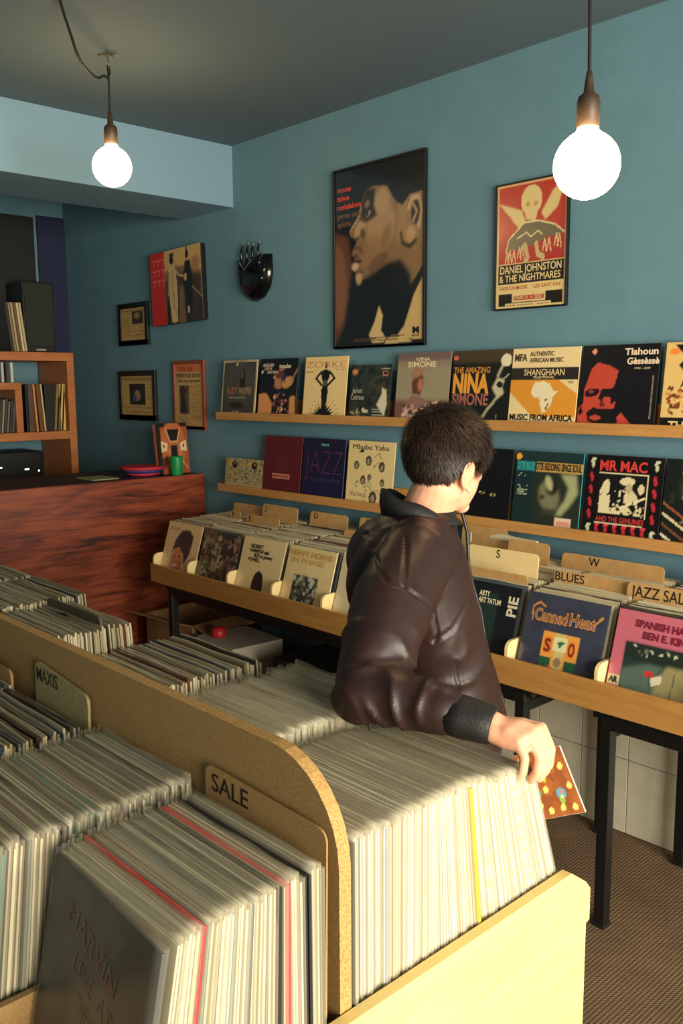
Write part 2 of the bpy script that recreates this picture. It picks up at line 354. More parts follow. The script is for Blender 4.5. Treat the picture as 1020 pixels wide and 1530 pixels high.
# records / books on the unit
def upright(y, th, h, col, x=-5.62, dep=0.3, z=1.428, tilt=0.0, name='record_spine', label='', group='records standing on the shelf unit'):
    o = MB().box(-dep, 0, -th/2, th/2, 0, h, bev=.001).build(name, M_sleeve); o.location = (x, y, z+abs(math.sin(tilt))*th/2+.001); o.rotation_euler = (tilt, 0, 0)
    o.color = (*lin(col), 1); tag(o, label, 'record', group); return o
y = 2.465
sp1 = [(.012, (20, 20, 24), .0, 'black'), (.03, (90, 70, 60), .0, 'mottled black and white'), (.012, (224, 150, 84), .05, 'orange'), (.018, (120, 70, 44), .06, 'brown'), (.01, (222, 190, 130), .06, 'cream'), (.05, (26, 26, 24), .0, 'black'), (.014, (140, 120, 80), -.1, 'olive'), (.012, (110, 92, 60), -.1, 'dull brown'), (.012, (180, 150, 98), -.09, 'tan')]
for th, c, tl, nm in sp1:
    upright(y+th/2+ (0.012 if tl > 0 else 0), th, 0.305, c, tilt=tl, label=nm+' record spine on the middle shelf'+(' beside the thick yellow box' if nm == 'tan' else ' near its left upright' if th < .03 and nm == 'black' else '')); y += th+.006+(.006 if tl else 0)
upright(2.716, .034, .305, (232, 198, 118), tilt=0, label='thick yellow box spine at right end of the middle shelf')
for i, (c, nm) in enumerate([((60, 40, 34), 'dark brown'), ((150, 130, 96), 'beige'), ((190, 168, 128), 'pale tan'), ((120, 84, 56), 'rust brown'), ((222, 204, 160), 'ivory'), ((206, 186, 140), 'sand')]):
    upright(2.40+i*.018, .013, .305, c, z=1.942, tilt=.10, label=nm+' leaning record on top of the shelf unit beside the cream cover')
for i in range(6):
    upright(2.285+i*.017, .011, .2+.01*(i % 3), [(70, 64, 58), (160, 150, 130), (90, 60, 50), (120, 116, 104), (58, 58, 60), (84, 90, 92)][i], z=1.428, tilt=-.12, dep=.2, label=['charcoal', 'pale grey', 'maroon brown', 'mid grey', 'black', 'slate'][i]+' small spine in the low shelf bay at the left edge')
for i in range(4):
    upright(2.295+i*.03, .016, .125, [(40, 36, 34), (200, 200, 196), (60, 58, 56), (216, 216, 210)][i], z=1.746, dep=.13, label=['dark', 'pale', 'dim', 'white'][i]+' disc case standing on the short shelf at the left edge', name='disc_case', group='disc cases on the short shelf')

# ------------------------------------------------------------------ LP builder
def sheet_lp(name, art, w=0.315, h=0.315, th=0.006, m=None, edge=(30, 28, 26), loc=(0, 0, 0), lean=0.0, rz=0.0, label='', cat='record', group=None, wavy=False):
    o = MB().box(-w/2, w/2, 0, th, 0, h, bev=0.0012).build(name, M_sleeve)
    o.color = (*lin(edge), 1)
    o.rotation_mode = 'XYZ'; o.location = loc; o.rotation_euler = (-lean, 0, rz)
    c = link('cover_print', art.mesh(w*0.992, h*0.992, 0.0006), m or M_print, o); c.location = (0, 0, h*0.004)
    tag(o, label, cat, group); return o

# --- shelf covers
A = {}
a = Art((206, 184, 140)); a.rect(.035, .035, .965, .965, (66, 62, 56)); a.ell(.5, .6, .5, .4, (84, 80, 72), blur=18, a=.6); a.ell(.42, .93, .03, .03, (226, 214, 170)); a.poly([(.52, .5), (.68, .5), (.66, .78), (.6, .84), (.53, .76)], (26, 25, 24), 1); a.ell(.58, .74, .03, .06, (110, 104, 92), blur=1)
a.line([(.36, .36), (.38, .76)], .012, (30, 28, 26)); a.ell(.45, .2, .2, .06, (28, 26, 24), blur=2); a.text('RUDY', .17, .40, .12, (176, 112, 78), .3, .03); a.text('WHOPPER', .5, .40, .12, (168, 140, 104), .38, .03); a.text('ORIGINAL SOUNDTRACK', .22, .32, .035, (190, 178, 140), .5)
for i in range(3): a.ell(.36+i*.07, .08, .02, .02, (220, 200, 160))
A['grey'] = a
a = Art((16, 14, 22)); a.poly([(0, 0), (0, .4), (.2, .42), (.38, .25), (.36, 0)], (226, 152, 92), 1); a.poly([(.84, 0), (.84, .36), (.97, .38), (1, 0)], (220, 150, 90), 1); a.ell(.75, .6, .16, .09, (214, 150, 92), .3, 1); a.line([(.85, .62), (1, .82)], .03, (196, 130, 80), 1)
a.blobs((.4, .15, .68, .85), 60, [(226, 160, 104), (120, 60, 50), (30, 20, 44), (180, 100, 70), (24, 18, 30)], .015, .05, 3); a.ell(.5, .62, .09, .13, (196, 130, 96), blur=1); a.ell(.52, .72, .1, .06, (110, 50, 44), blur=2); a.ell(.66, .7, .05, .07, (40, 48, 90), blur=1); a.blobs((.45, 0, .8, .3), 40, [(220, 180, 150), (40, 20, 30), (150, 60, 50)], .01, .03, 4)
a.text('ARCHIE SHEPP', .07, .87, .05, (230, 210, 190), .3, .03); a.text('LIVE IN', .12, .81, .05, (222, 196, 170), .2, .03); a.text('SAN FRAN', .2, .75, .05, (222, 196, 170), .3, .03); a.text('impulse', .52, .84, .07, (236, 220, 196), .3, .03); a.ell(.06, .78, .03, .025, (230, 220, 200))
A['dark'] = a
a = Art((240, 208, 146)); a.rect(0, 0, 1, 1, (244, 214, 152), 0, .5)
a.ell(.5, .86, .035, .05, (56, 44, 40)); a.poly([(.47, .8), (.53, .8), (.6, .76), (.6, .68), (.56, .6), (.56, .54), (.58, .46), (.57, .3), (.55, .18), (.45, .18), (.44, .3), (.42, .46), (.45, .54), (.44, .6), (.41, .68), (.4, .76)], (20, 16, 18))
a.line([(.4, .76), (.28, .66), (.42, .55)], .04, (20, 16, 18)); a.line([(.6, .76), (.72, .66), (.57, .55)], .04, (20, 16, 18)); a.rect(.44, .54, .56, .62, (110, 110, 96), 1, .6)
pts = []
q = random.Random(3)
for k in range(26):
    t = math.pi*k/25; r_ = (.3 if k % 2 else .18)*(1 if .3 < t < 2.8 else .95); pts.append((.5-math.cos(t)*r_, .02+math.sin(t)*r_*.85))
a.poly([(.25, 0)]+pts+[(.75, 0)], (18, 15, 17)); a.line([(.02, .76), (.2, .76), (.28, .8)], .008, (190, 120, 80)); a.line([(.98, .8), (.82, .78), (.7, .82)], .008, (190, 120, 80))
for k in range(14): t = math.pi*k/13; a.line([(.5-math.cos(t)*.3, .05+math.sin(t)*.2), (.5-math.cos(t)*.38, .05+math.sin(t)*.3)], .006, (110, 80, 60))
a.text('ZORKE', .03, .83, .1, (214, 140, 96), .92, -.012)
A['lady'] = a
a = Art((34, 34, 26)); a.blobs((0, 0, 1, 1), 120, [(50, 46, 30), (26, 24, 18), (44, 52, 42), (66, 60, 40)], .03, .09, 8); a.ell(.1, .88, .07, .05, (224, 140, 70), blur=1); a.poly([(.7, .3), (.82, .5), (.8, .6), (.92, .55), (.95, .3), (.9, .1)], (226, 214, 180), 1); a.blobs((.05, 0, .5, .22), 30, [(220, 206, 170), (50, 40, 30), (150, 140, 110)], .02, .05, 9)
for i in range(4): a.rect(.6, .06+i*.05, .92, .075+i*.05, (214, 206, 180))
a.text('John', .06, .5, .09, (214, 206, 180), .26, 0); a.text('Coltrane', .04, .38, .09, (214, 206, 180), .34, 0); a.rect(.8, .8, .94, .9, (190, 120, 100)); a.rect(.82, .82, .92, .88, (60, 44, 38)); a.strokes((.68, .91, .97, .98), 2, (190, 186, 160))
A['sun'] = a
a = Art((150, 132, 112)); a.rect(0, .3, 1, .8, (160, 148, 118), 14); a.rect(0, 0, 1, .32, (120, 82, 66), 6); a.rect(0, .9, 1, 1, (120, 96, 92), 3); a.poly([(.32, .42), (.3, .58), (.36, .7), (.5, .7), (.53, .55), (.48, .4)], (104, 58, 42), 1); a.ell(.39, .72, .14, .07, (170, 124, 92), .3, 1); a.ell(.47, .54, .05, .09, (196, 122, 80), blur=2); a.poly([(.08, .0), (.14, .2), (.32, .4), (.54, .36), (.62, .2), (.66, 0)], (150, 106, 96), 1)
a.line([(.3, .14), (.8, .3)], .035, (226, 190, 160)); a.blobs((.1, 0, .7, .25), 40, [(196, 150, 136), (90, 50, 46), (226, 196, 170)], .02, .05, 11)
a.text('NINA', .36, .885, .05, (240, 220, 170), .26, .02); a.text('SIMONE', .2, .80, .075, (240, 222, 176), .54, .03)
A['nsa'] = a
a = Art((22, 19, 16)); a.rect(0, .84, 1, 1, (70, 58, 38), 3); a.poly([(.7, .5), (.78, .64), (.9, .6), (.86, .52), (.9, .42), (.8, .36)], (206, 196, 160), 1); a.line([(.78, .66), (.84, .78), (.92, .86)], .03, (206, 196, 160), 1); a.line([(.84, .42), (.64, .2), (.52, .02)], .03, (206, 196, 160), 1); a.ell(.82, .54, .05, .04, (30, 26, 22)); a.line([(.86, .6), (.96, .68)], .02, (190, 180, 150)); a.ell(.9, .86, .085, .085, (236, 226, 188)); a.ell(.05, .91, .04, .03, (224, 110, 80))
a.text('THE AMAZING', .03, .70, .08, (200, 138, 62), .62, .03); a.text('NINA', .03, .44, .24, (238, 164, 62), .62, .05); a.text('SIMONE', .03, .27, .15, (172, 100, 84), .62, .03); a.line([(.7, .06), (.84, .06)], .01, (120, 110, 96)); a.line([(.8, .1), (.8, .14)], .01, (160, 150, 130))
A['nina'] = a
a = Art((240, 214, 158)); a.rect(0, .14, 1, .6, (226, 152, 50)); a.rect(0, .6, 1, .76, (42, 36, 34)); a.poly([(0, .14), (.36, .14), (0, .44)], (240, 214, 158)); a.poly([(1, .6), (.72, .6), (1, .42)], (240, 214, 158)); a.rect(0, 0, 1, .14, (242, 218, 164))
a.poly([(.34, .5), (.38, .57), (.5, .58), (.6, .55), (.66, .46), (.73, .46), (.66, .38), (.64, .28), (.56, .19), (.52, .18), (.47, .3), (.46, .38), (.38, .38), (.33, .43)], (240, 226, 186))
for (x, y) in ((.55, .37), (.58, .31), (.56, .26)): a.poly([(x, y), (x+.03, y-.01), (x+.02, y-.05), (x-.005, y-.03)], (120, 80, 40))
a.text('MFA', .04, .84, .09, (60, 50, 44), .19, .03); a.text('AUTHENTIC', .27, .9, .055, (56, 46, 40), .36, .02); a.text('AFRICAN MUSIC', .27, .82, .055, (56, 46, 40), .5, .02); a.strokes((.28, .775, .8, .795), 1, (160, 130, 90), .006); a.text('SHANGHAAN', .2, .655, .08, (238, 214, 160), .6, .01); a.text('TRADITIONAL', .34, .615, .03, (238, 214, 160), .32, .01); a.text('MUSIC FROM AFRICA', .03, .085, .075, (30, 26, 24), .94, .03); a.text('TV-39', .86, .55, .03, (90, 70, 40), .08)
A['africa'] = a
a = Art((20, 18, 22)); a.poly([(0, 0), (0, .24), (.06, .3), (.07, .5), (.14, .72), (.22, .8), (.38, .76), (.5, .7), (.48, .6), (.46, .52), (.5, .34), (.46, .2), (.46, .06), (.5, 0)], (196, 72, 54), 0)
a.poly([(.5, 0), (.52, .14), (.58, .2), (.7, .08), (.82, .02), (.84, 0)], (196, 72, 54)); a.ell(.17, .44, .1, .05, (20, 18, 22), .2); a.poly([(.26, .36), (.3, .48), (.5, .5), (.56, .38), (.44, .3), (.34, .34)], (20, 18, 22)); a.poly([(.32, .5), (.3, .38), (.28, .3), (.3, .26), (.36, .28), (.36, .4)], (20, 18, 22), a=.75); a.ell(.38, .34, .06, .05, (196, 72, 54), -.6)
a.poly([(.12, .2), (.2, .26), (.34, .24), (.5, .24), (.54, .1), (.46, .02), (.36, .06), (.22, .06), (.14, .1)], (22, 18, 20)); a.ell(.24, .14, .08, .03, (190, 72, 54)); a.ell(.16, .45, .04, .018, (150, 60, 50)); a.poly([(0, .22), (.05, .28), (.06, .2), (.02, .16)], (20, 18, 22)); a.ell(.16, .93, .035, .03, (236, 150, 110))
a.text('Tlahoun', .56, .88, .075, (240, 214, 186), .42, .03); a.text('Gèssèssè', .6, .77, .075, (240, 214, 186), .4, .03); a.text('1940 - 2009', .7, .71, .025, (200, 180, 150), .2); a.text('ETHIOPIAN URBAN MODERN MUSIC', .955, .14, .022, (200, 180, 150), .5, 0, R(90))
A['red'] = a
a = Art((226, 190, 116)); a.rect(.03, .03, .97, .97, (40, 32, 28)); a.rect(.04, .04, .96, .96, (226, 190, 116)); a.poly([(.1, .98), (.98, .98), (.98, .5), (.8, .55), (.6, .6), (.4, .62), (.2, .5), (.26, .66), (.16, .74), (.24, .84)], (24, 20, 20)); a.ell(.1, .9, .06, .04, (240, 140, 60)); a.blobs((.05, .18, .95, .5), 150, [(200, 150, 90), (150, 60, 40), (226, 196, 130), (100, 60, 40)], .01, .03, 21); a.rect(0, 0, 1, .16, (24, 20, 20))
a.text('A', .45, .82, .13, (236, 206, 140), .12, .02); a.text('TIME', .38, .66, .12, (236, 206, 140), .5, .02); a.text('POET', .3, .46, .18, (236, 206, 140), .62, .03, R(6)); a.text('THE SOUND', .1, .03, .09, (236, 206, 140), .8, .03)
A['poet'] = a
# lower row
def mini(seed):
    a = Art((176, 160, 112), 48); a.blobs((0, .2, 1, 1), 320, [(60, 52, 40), (196, 180, 130), (110, 98, 70), (150, 130, 84)], .012, .03, seed); a.ell(.5, .8, .14, .12, (28, 24, 34), blur=0); a.ell(.52, .84, .05, .05, (170, 120, 80)); a.ell(.24, .84, .08, .08, (226, 160, 40))
    for i in range(6): a.rect(.05+i*.16, 0, .12+i*.16, .16, (222, 204, 150))
    return a
a = Art((92, 22, 32)); a.poly([(.38, .42), (.62, .42), (.5, .7)], (110, 34, 44), 1, .6); a.ell(.5, .55, .15, .2, (104, 30, 40), blur=3, a=.5); a.rect(.26, .28, .72, .36, (214, 130, 110)); a.text('LIMITED PRESS', .28, .3, .035, (120, 40, 44), .42, .01); A['maroon'] = a
a = Art((22, 22, 50)); a.rect(0, 0, 1, .4, (20, 22, 60), 8); a.text('VERVE', .42, .88, .04, (110, 190, 160), .2, .03); a.text('JAZZ', .06, .42, .4, (110, 40, 110), .9, -.03); a.text('AT THE OPERA HOUSE', .06, .3, .06, (76, 74, 110), .86, -.01); A['jazz'] = a
a = Art((230, 206, 146)); q = random.Random(12)
for i in range(15):
    x, y = q.uniform(.05, .92), q.uniform(.05, .9); s_ = q.uniform(.03, .08); a.poly([(x+q.uniform(-s_, s_), y+q.uniform(-s_, s_)) for _ in range(4)], (28, 24, 22))
for (x, y, s_) in ((.2, .62, .07), (.46, .7, .08), (.75, .62, .08), (.5, .45, .05), (.78, .38, .06), (.6, .14, .1), (.36, .4, .07)):
    a.ell(x, y, s_*.8, s_, (70, 62, 54)); a.ell(x, y-.01, s_*.4, s_*.6, (166, 146, 110))
for i in range(6):
    x, y = q.uniform(.1, .8), q.uniform(.1, .8); a.line([(x, y), (x+.1, y+.06), (x+.18, y-.02)], .008, (40, 34, 30))
a.text('Mbube Yaba', .1, .87, .08, (60, 50, 40), .78, 0); a.text('Various', .1, .14, .08, (150, 130, 90), .36, 0); A['cream'] = a
a = Art((14, 14, 20)); a.ell(.53, .4, .05, .02, (190, 180, 110)); a.ell(.72, .38, .05, .02, (190, 180, 110)); a.ell(.54, .4, .02, .02, (20, 20, 20)); a.ell(.72, .38, .02, .02, (20, 20, 20)); a.ell(.2, .28, .06, .07, (120, 110, 84), blur=2); a.blobs((.1, .2, .3, .34), 12, [(170, 160, 120), (40, 40, 40)], .01, .03, 4); A['cat'] = a
a = Art((24, 46, 50)); a.rect(0, .9, 1, 1, (30, 52, 56), 2); a.rect(.02, .74, .3, .87, (38, 120, 132)); a.rect(.31, .74, 1, .87, (206, 160, 84)); a.rect(.3, .0, 1, .72, (40, 48, 40), 6); a.poly([(.7, .72), (.92, .72), (.96, .5), (.86, .34), (.74, .2), (.64, .2), (.78, .4), (.82, .56)], (168, 172, 126), 3); a.ell(.54, .44, .15, .2, (124, 124, 92), .3, 4); a.ell(.58, .55, .09, .1, (20, 28, 26), blur=3); a.ell(.53, .6, .05, .1, (190, 186, 140), .4, 2); a.ell(.44, .42, .04, .03, (40, 44, 36), blur=2); a.ell(.56, .24, .12, .04, (60, 64, 48), blur=4)
a.rect(.66, .01, .9, .17, (232, 206, 180)); a.rect(.68, .08, .88, .14, (222, 150, 130)); a.ell(.04, .92, .05, .04, (240, 170, 50)); a.strokes((.05, .4, .2, .72), 12, (190, 196, 160), .008, 5); a.text('OTIS BLUE', .03, .765, .09, (70, 170, 170), .26, .03); a.text('/OTIS REDDING SINGS SOUL', .3, .765, .09, (52, 48, 34), .69, .03); A['blue'] = a
a = Art((18, 14, 16)); a.rect(.17, .27, .82, .79, (236, 220, 176)); a.rect(.18, .28, .81, .78, (24, 20, 20))
a.poly([(.2, .3), (.2, .55), (.26, .7), (.32, .72), (.34, .5), (.36, .3)], (230, 216, 172)); a.poly([(.34, .3), (.4, .38), (.56, .42), (.66, .34), (.6, .3)], (226, 212, 168)); a.ell(.56, .7, .1, .05, (226, 212, 168)); a.poly([(.52, .44), (.54, .58), (.64, .6), (.72, .5), (.7, .42)], (220, 206, 160), 0); a.ell(.58, .62, .045, .06, (190, 176, 136)); a.line([(.44, .36), (.8, .52)], .025, (236, 222, 180)); a.ell(.74, .62, .04, .06, (220, 206, 160)); a.blobs((.2, .3, .8, .6), 50, [(24, 20, 20), (230, 216, 172)], .008, .025, 14); a.poly([(.66, .3), (.7, .4), (.8, .42), (.8, .3)], (222, 208, 164)); a.blobs((.66, .3, .8, .42), 12, [(24, 20, 20)], .008, .02, 15)
for i in range(6): a.ell(.2+i*.12, .12, .022, .07, (190, 44, 56), .2); a.ell(.21+i*.12, .16, .03, .015, (220, 70, 76))
for i in range(4):
    a.ell(.08, .28+i*.15, .022, .06, (190, 44, 56), .2); a.ell(.91, .28+i*.15, .022, .06, (190, 44, 56), .2)
for (x, y) in ((.08, .9), (.91, .9), (.08, .1), (.92, .08)): a.ell(x, y, .022, .06, (200, 206, 170), .2); a.ell(x+.01, y+.05, .03, .015, (210, 214, 176))
a.rect(.16, .17, .8, .185, (230, 214, 176)); a.text('MR MAC', .18, .82, .12, (216, 64, 60), .62, .03); a.text('AND THE GENUINES', .18, .205, .06, (206, 60, 62), .63, .02); A['mac'] = a
a = Art((24, 28, 26)); a.ell(.5, .7, .3, .2, (60, 66, 50), blur=8); a.ell(.3, .86, .1, .04, (236, 160, 60)); a.ell(.86, .7, .1, .12, (90, 180, 150)); a.blobs((.1, .3, .9, .6), 50, [(40, 44, 38), (110, 106, 80), (20, 22, 20)], .02, .04, 17)
for i in range(7): a.line([(0, .5-i*.12), (.9, -.05-i*.12)], .028, [(150, 84, 54), (226, 206, 160), (120, 70, 50), (236, 220, 180), (60, 44, 36), (236, 220, 180), (140, 90, 60)][i])
A['stripe'] = a

# ledges
def ledge(name, z, label):
    e = empty(name, (-1.6, 2.95, z)); tag(e, label, 'shelf', 'picture ledges on the blue wall')
    part(MB().box(-4.135, 0.6, 2.90, 2.915, z-.012, z+.030, bev=.002), 'front_lip', M_ledge, e)
    part(MB().box(-4.135, 0.6, 2.9155, 2.985, z-.012, z+.003, bev=.001), 'base_board', M_ledge, e)
    part(MB().box(-4.135, 0.6, 2.9855, 2.999, z-.012, z+.10, bev=.002), 'back_board', M_ledge, e)
ledge('picture_ledge', 1.543, 'upper pale wooden ledge carrying a row of upright record covers')
ledge('picture_ledge', 1.143, 'lower pale wooden ledge below the upper ledge of covers')
def on_ledge(key, x0, z, label, m=None, w=.308, h=None, edge=(30, 28, 26), yo=0):
    sheet_lp('record_cover', A[key] if isinstance(key, str) else key, w, h or w, .005, m, edge, (x0+w/2, 2.925+yo, z+.0035), R(6.5), 0, label, 'record', None)
U = 1.545; Lw = 1.145
on_ledge('grey', -4.125, U, 'dark grey cover with cream border, leftmost on the upper ledge', edge=(214, 190, 140))
on_ledge('dark', -3.79, U, 'black and orange musicians cover, second on the upper ledge', edge=(30, 24, 30))
on_ledge('lady', -3.425, U, 'cream cover with black silhouette woman on the upper ledge', edge=(236, 206, 150))
on_ledge('sun', -3.09, U, 'small dark green-brown cover right of the silhouette woman cover', M_printg, w=.262)
on_ledge('nsa', -2.79, U, 'tan cover reading NINA SIMONE with seated singer', M_printg, edge=(150, 130, 100))
on_ledge('nina', -2.47, U, 'black cover with orange THE AMAZING NINA SIMONE lettering', M_printg)
on_ledge('africa', -2.165, U, 'cream and orange AUTHENTIC AFRICAN MUSIC cover with white Africa map', edge=(236, 210, 150))
on_ledge('red', -1.848, U, 'black cover with red face lettered Tlahoun')
on_ledge('poet', -1.52, U, 'cream and black cover lettered POET at the right picture edge', edge=(226, 190, 116))
on_ledge(mini(31), -4.105, Lw, 'small square patterned cover at left end of the lower ledge', w=.172, edge=(190, 174, 124))
on_ledge(mini(33), -3.93, Lw, 'small square patterned cover touching the maroon cover', w=.172, edge=(190, 174, 124))
on_ledge('maroon', -3.765, Lw, 'plain maroon cover with small pink label on the lower ledge', edge=(92, 22, 32), yo=.0)
on_ledge('jazz', -3.445, Lw, 'dark blue cover with purple JAZZ lettering', edge=(60, 60, 110))
on_ledge('cream', -3.115, Lw, 'cream cover with scattered black portraits and triangles', edge=(226, 200, 150))
on_ledge('cat', -2.46, Lw, 'black cover with two small eyes beside the man\'s face')
on_ledge('blue', -2.137, Lw, 'teal edged cover with blonde woman portrait and orange title band', edge=(40, 150, 170))
on_ledge('mac', -1.815, Lw, 'black and red cover reading MR MAC AND THE GENUINES')
on_ledge('stripe', -1.502, Lw, 'dark cover with diagonal cream stripes at the right picture edge')

# ------------------------------------------------------------------ wall posters
def framed(name, x0, x1, z0, z1, art, fw, fm, label, cat, m=None, depth=.018, rot=0.0, off=.002, glass=False):
    w_, h_ = x1-x0, z1-z0; e = empty(name, ((x0+x1)/2, WY-off, z0)); e.rotation_euler = (0, rot, 0); tag(e, label, cat)
    b = MB().box(-w_/2, w_/2, -depth, -depth+.006, 0, fw, bev=.001).box(-w_/2, w_/2, -depth, 0, 0, fw, bev=.002).box(-w_/2, w_/2, -depth, 0, h_-fw, h_, bev=.002).box(-w_/2, -w_/2+fw, -depth, 0, fw, h_-fw, bev=.002).box(w_/2-fw, w_/2, -depth, 0, fw, h_-fw, bev=.002)
    b.build('frame', fm, e); MB().box(-w_/2+fw*.5, w_/2-fw*.5, -depth*.6, 0, fw*.5, h_-fw*.5).build('backing', fm, e)
    p_ = link('print', art.mesh(w_-2*fw, h_-2*fw, depth*.6+.0008), m or M_printg, e); p_.location = (0, 0, fw); return e
# big portrait
a = Art((12, 11, 13), 150, 220)
a.poly([(0, .02), (0, .66), (.16, .62), (.2, .45), (.16, .3), (.1, .12)], (104, 60, 40), 10, .9); a.ell(.02, .35, .12, .24, (142, 96, 66), blur=14, a=.6)
face = [(.31, .79), (.35, .86), (.46, .885), (.6, .875), (.67, .80), (.73, .765), (.8, .76), (.86, .80), (1, .80), (1, .42), (.85, .30), (.6, .34), (.45, .37), (.33, .375), (.27, .365), (.245, .39), (.25, .43), (.2, .45), (.19, .475), (.25, .495), (.2, .525), (.215, .55), (.26, .585), (.25, .61), (.19, .625), (.17, .65), (.24, .70), (.30, .745)]
a.poly(face, (138, 104, 70), 1)
a.ell(.54, .66, .17, .13, (172, 136, 94), .2, 20, .9); a.ell(.55, .79, .09, .07, (180, 146, 104), .2, 10, .9); a.ell(.30, .655, .07, .045, (186, 150, 108), .5, 5, .9); a.ell(.78, .66, .10, .12, (168, 130, 88), 0, 12, .7)
a.ell(.44, .52, .12, .08, (150, 114, 78), .3, 14, .8)
a.poly([(.18, 0), (.2, .3), (.3, .365), (.42, .40), (.6, .45), (.76, .46), (.86, .38), (.9, .26), (.78, .04)], (15, 12, 13), 12, 1); a.poly([(.46, .04), (.38, .34), (.5, .38), (.7, .42), (.84, .3), (.74, .04)], (13, 11, 12), 4, 1)
a.poly([(0, 1), (1, 1), (1, .81), (.92, .80), (.85, .795), (.78, .745), (.71, .77), (.67, .84), (.6, .87), (.48, .88), (.42, .90), (.35, .86), (.30, .79), (.2, .84), (0, .9)], (10, 9, 11), 2)
a.poly([(.32, .80), (.36, .87), (.48, .87), (.46, .78), (.5, .72), (.42, .70), (.36, .69), (.31, .73)], (20, 15, 14), 5, .95); a.ell(.385, .79, .03, .02, (150, 120, 86), .4, 3, .8); a.ell(.40, .735, .028, .012, (178, 154, 122), .5, 2, .9); a.ell(.39, .735, .012, .012, (10, 9, 9)); a.line([(.31, .76), (.30, .72), (.345, .695)], .01, (26, 18, 16), 1)
a.line([(.31, .78), (.30, .745), (.245, .70), (.18, .655)], .010, (200, 166, 122), 1, .9); a.ell(.33, .635, .03, .028, (60, 40, 28), .6, 3, .8); a.ell(.27, .61, .03, .01, (40, 26, 20), .2, 2, .9); a.line([(.22, .56), (.3, .555), (.33, .52)], .016, (80, 54, 38), 3, .8)
a.poly([(.195, .455), (.25, .48), (.29, .46), (.25, .425), (.21, .435)], (206, 166, 134), 1); a.poly([(.2, .52), (.26, .525), (.3, .49), (.24, .497)], (104, 66, 50), 1); a.line([(.2, .484), (.31, .478)], .012, (22, 15, 13), 1); a.ell(.285, .385, .035, .035, (200, 160, 116), 0, 4, .9); a.line([(.25, .42), (.33, .42)], .012, (70, 46, 34), 3, .8)
a.ell(.90, .665, .085, .125, (150, 114, 76), -.15, 2); a.line([(.84, .72), (.88, .775), (.95, .775), (.975, .70), (.95, .62)], .026, (196, 160, 112), 1); a.ell(.915, .695, .045, .065, (30, 21, 18), -.2, 3); a.line([(.89, .74), (.93, .70), (.89, .65)], .018, (178, 140, 98), 1); a.ell(.865, .585, .05, .045, (186, 148, 102), .3, 3); a.line([(.76, .60), (.775, .545), (.85, .52), (.92, .55)], .022, (34, 22, 18), 3)
a.line([(.7, .76), (.72, .70), (.7, .62)], .02, (110, 80, 54), 6, .7); a.ell(.6, .60, .08, .04, (112, 80, 54), .9, 9, .6); a.ell(.5, .46, .12, .04, (100, 70, 48), .3, 8, .7)
a.poly([(1, .36), (.9, .26), (.8, .1), (.7, .03), (.96, .02), (1, .02)], (206, 174, 112), 1); a.poly([(.52, .22), (.56, .16), (.54, .08), (.6, .03), (.56, .01), (.44, .01), (.4, .06), (.46, .12)], (214, 184, 124), 1); a.poly([(.6, .03), (.68, .05), (.76, .04), (.9, .01), (.58, 0)], (206, 176, 116), 1)
a.line([(.22, .035), (.8, .045)], .006, (90, 66, 46))
for i, (t_, wd, c_) in enumerate((('moses', .17, (206, 66, 34)), ('taiwa', .15, (206, 66, 34)), ('molelekwa', .29, (214, 66, 34)), ('genes and', .27, (116, 78, 50)), ('spirits', .17, (116, 78, 50)))):
    a.text(t_, .03, .885-i*.049, .03, c_, wd, .03)
a.text('M', .89, .055, .032, (14, 12, 12), .07, .06); a.text('MELT 2000', .89, .035, .012, (60, 46, 34), .07, .01); a.text('DAVE DARTER, JOHN WADE, JEAN SIMON', .23, .02, .014, (110, 84, 58), .5, 0)
framed('framed_poster', -3.245, -2.658, 1.888, 2.717, a, .012, M_black, 'large black-framed portrait poster of a face in profile', 'poster')
# concert poster
a = Art((232, 204, 140), 90, 140); a.rect(.03, .36, .97, .985, (176, 44, 38)); a.rect(.03, .6, .97, .985, (190, 66, 46), 30, .7)
cr = (228, 208, 150)
a.poly([(.02, .86), (.2, .82), (.36, .78), (.44, .66), (.36, .62), (.24, .70), (.2, .74)], (222, 196, 130), 1); a.poly([(.98, .98), (.8, .9), (.64, .74), (.7, .68), (.86, .76)], (222, 196, 130), 1); a.ell(.5, .85, .15, .12, (224, 200, 138)); a.ell(.5, .77, .09, .1, (222, 196, 132)); a.ell(.45, .82, .03, .02, (190, 150, 96)); a.ell(.56, .82, .03, .02, (190, 150, 96))
a.poly([(.14, .46), (.18, .56), (.34, .64), (.44, .7), (.56, .68), (.76, .66), (.96, .56), (.9, .54), (.7, .54), (.6, .5), (.44, .48), (.24, .47)], (112, 100, 74), 1); a.line([(.14, .46), (.18, .56), (.4, .68), (.6, .68), (.84, .63), (.97, .56)], .014, cr); a.line([(.3, .56), (.44, .6), (.5, .56), (.6, .6), (.66, .57)], .012, cr)
for (x, y) in ((.16, .46), (.2, .47), (.26, .47), (.34, .49), (.38, .5), (.7, .53), (.76, .53), (.86, .56), (.9, .55)): a.line([(x, y), (x-.03, y-.09)], .012, cr); a.line([(x, y), (x+.025, y-.1)], .012, cr)
a.line([(.42, .5), (.46, .4), (.42, .36)], .05, (200, 176, 120)); a.line([(.58, .5), (.6, .42), (.68, .39)], .05, (200, 176, 120)); a.rect(.36, .62, .66, .66, (112, 100, 74), 2, .6)
a.rect(.03, .2, .97, .355, (22, 20, 20)); a.rect(.03, .13, .97, .195, (232, 204, 140)); a.rect(.04, .02, .96, .12, (22, 20, 20)); a.rect(.24, .045, .72, .125, (232, 204, 140)); a.rect(.26, .06, .7, .10, (180, 52, 40)); a.rect(.14, .015, .8, .04, (226, 200, 140))
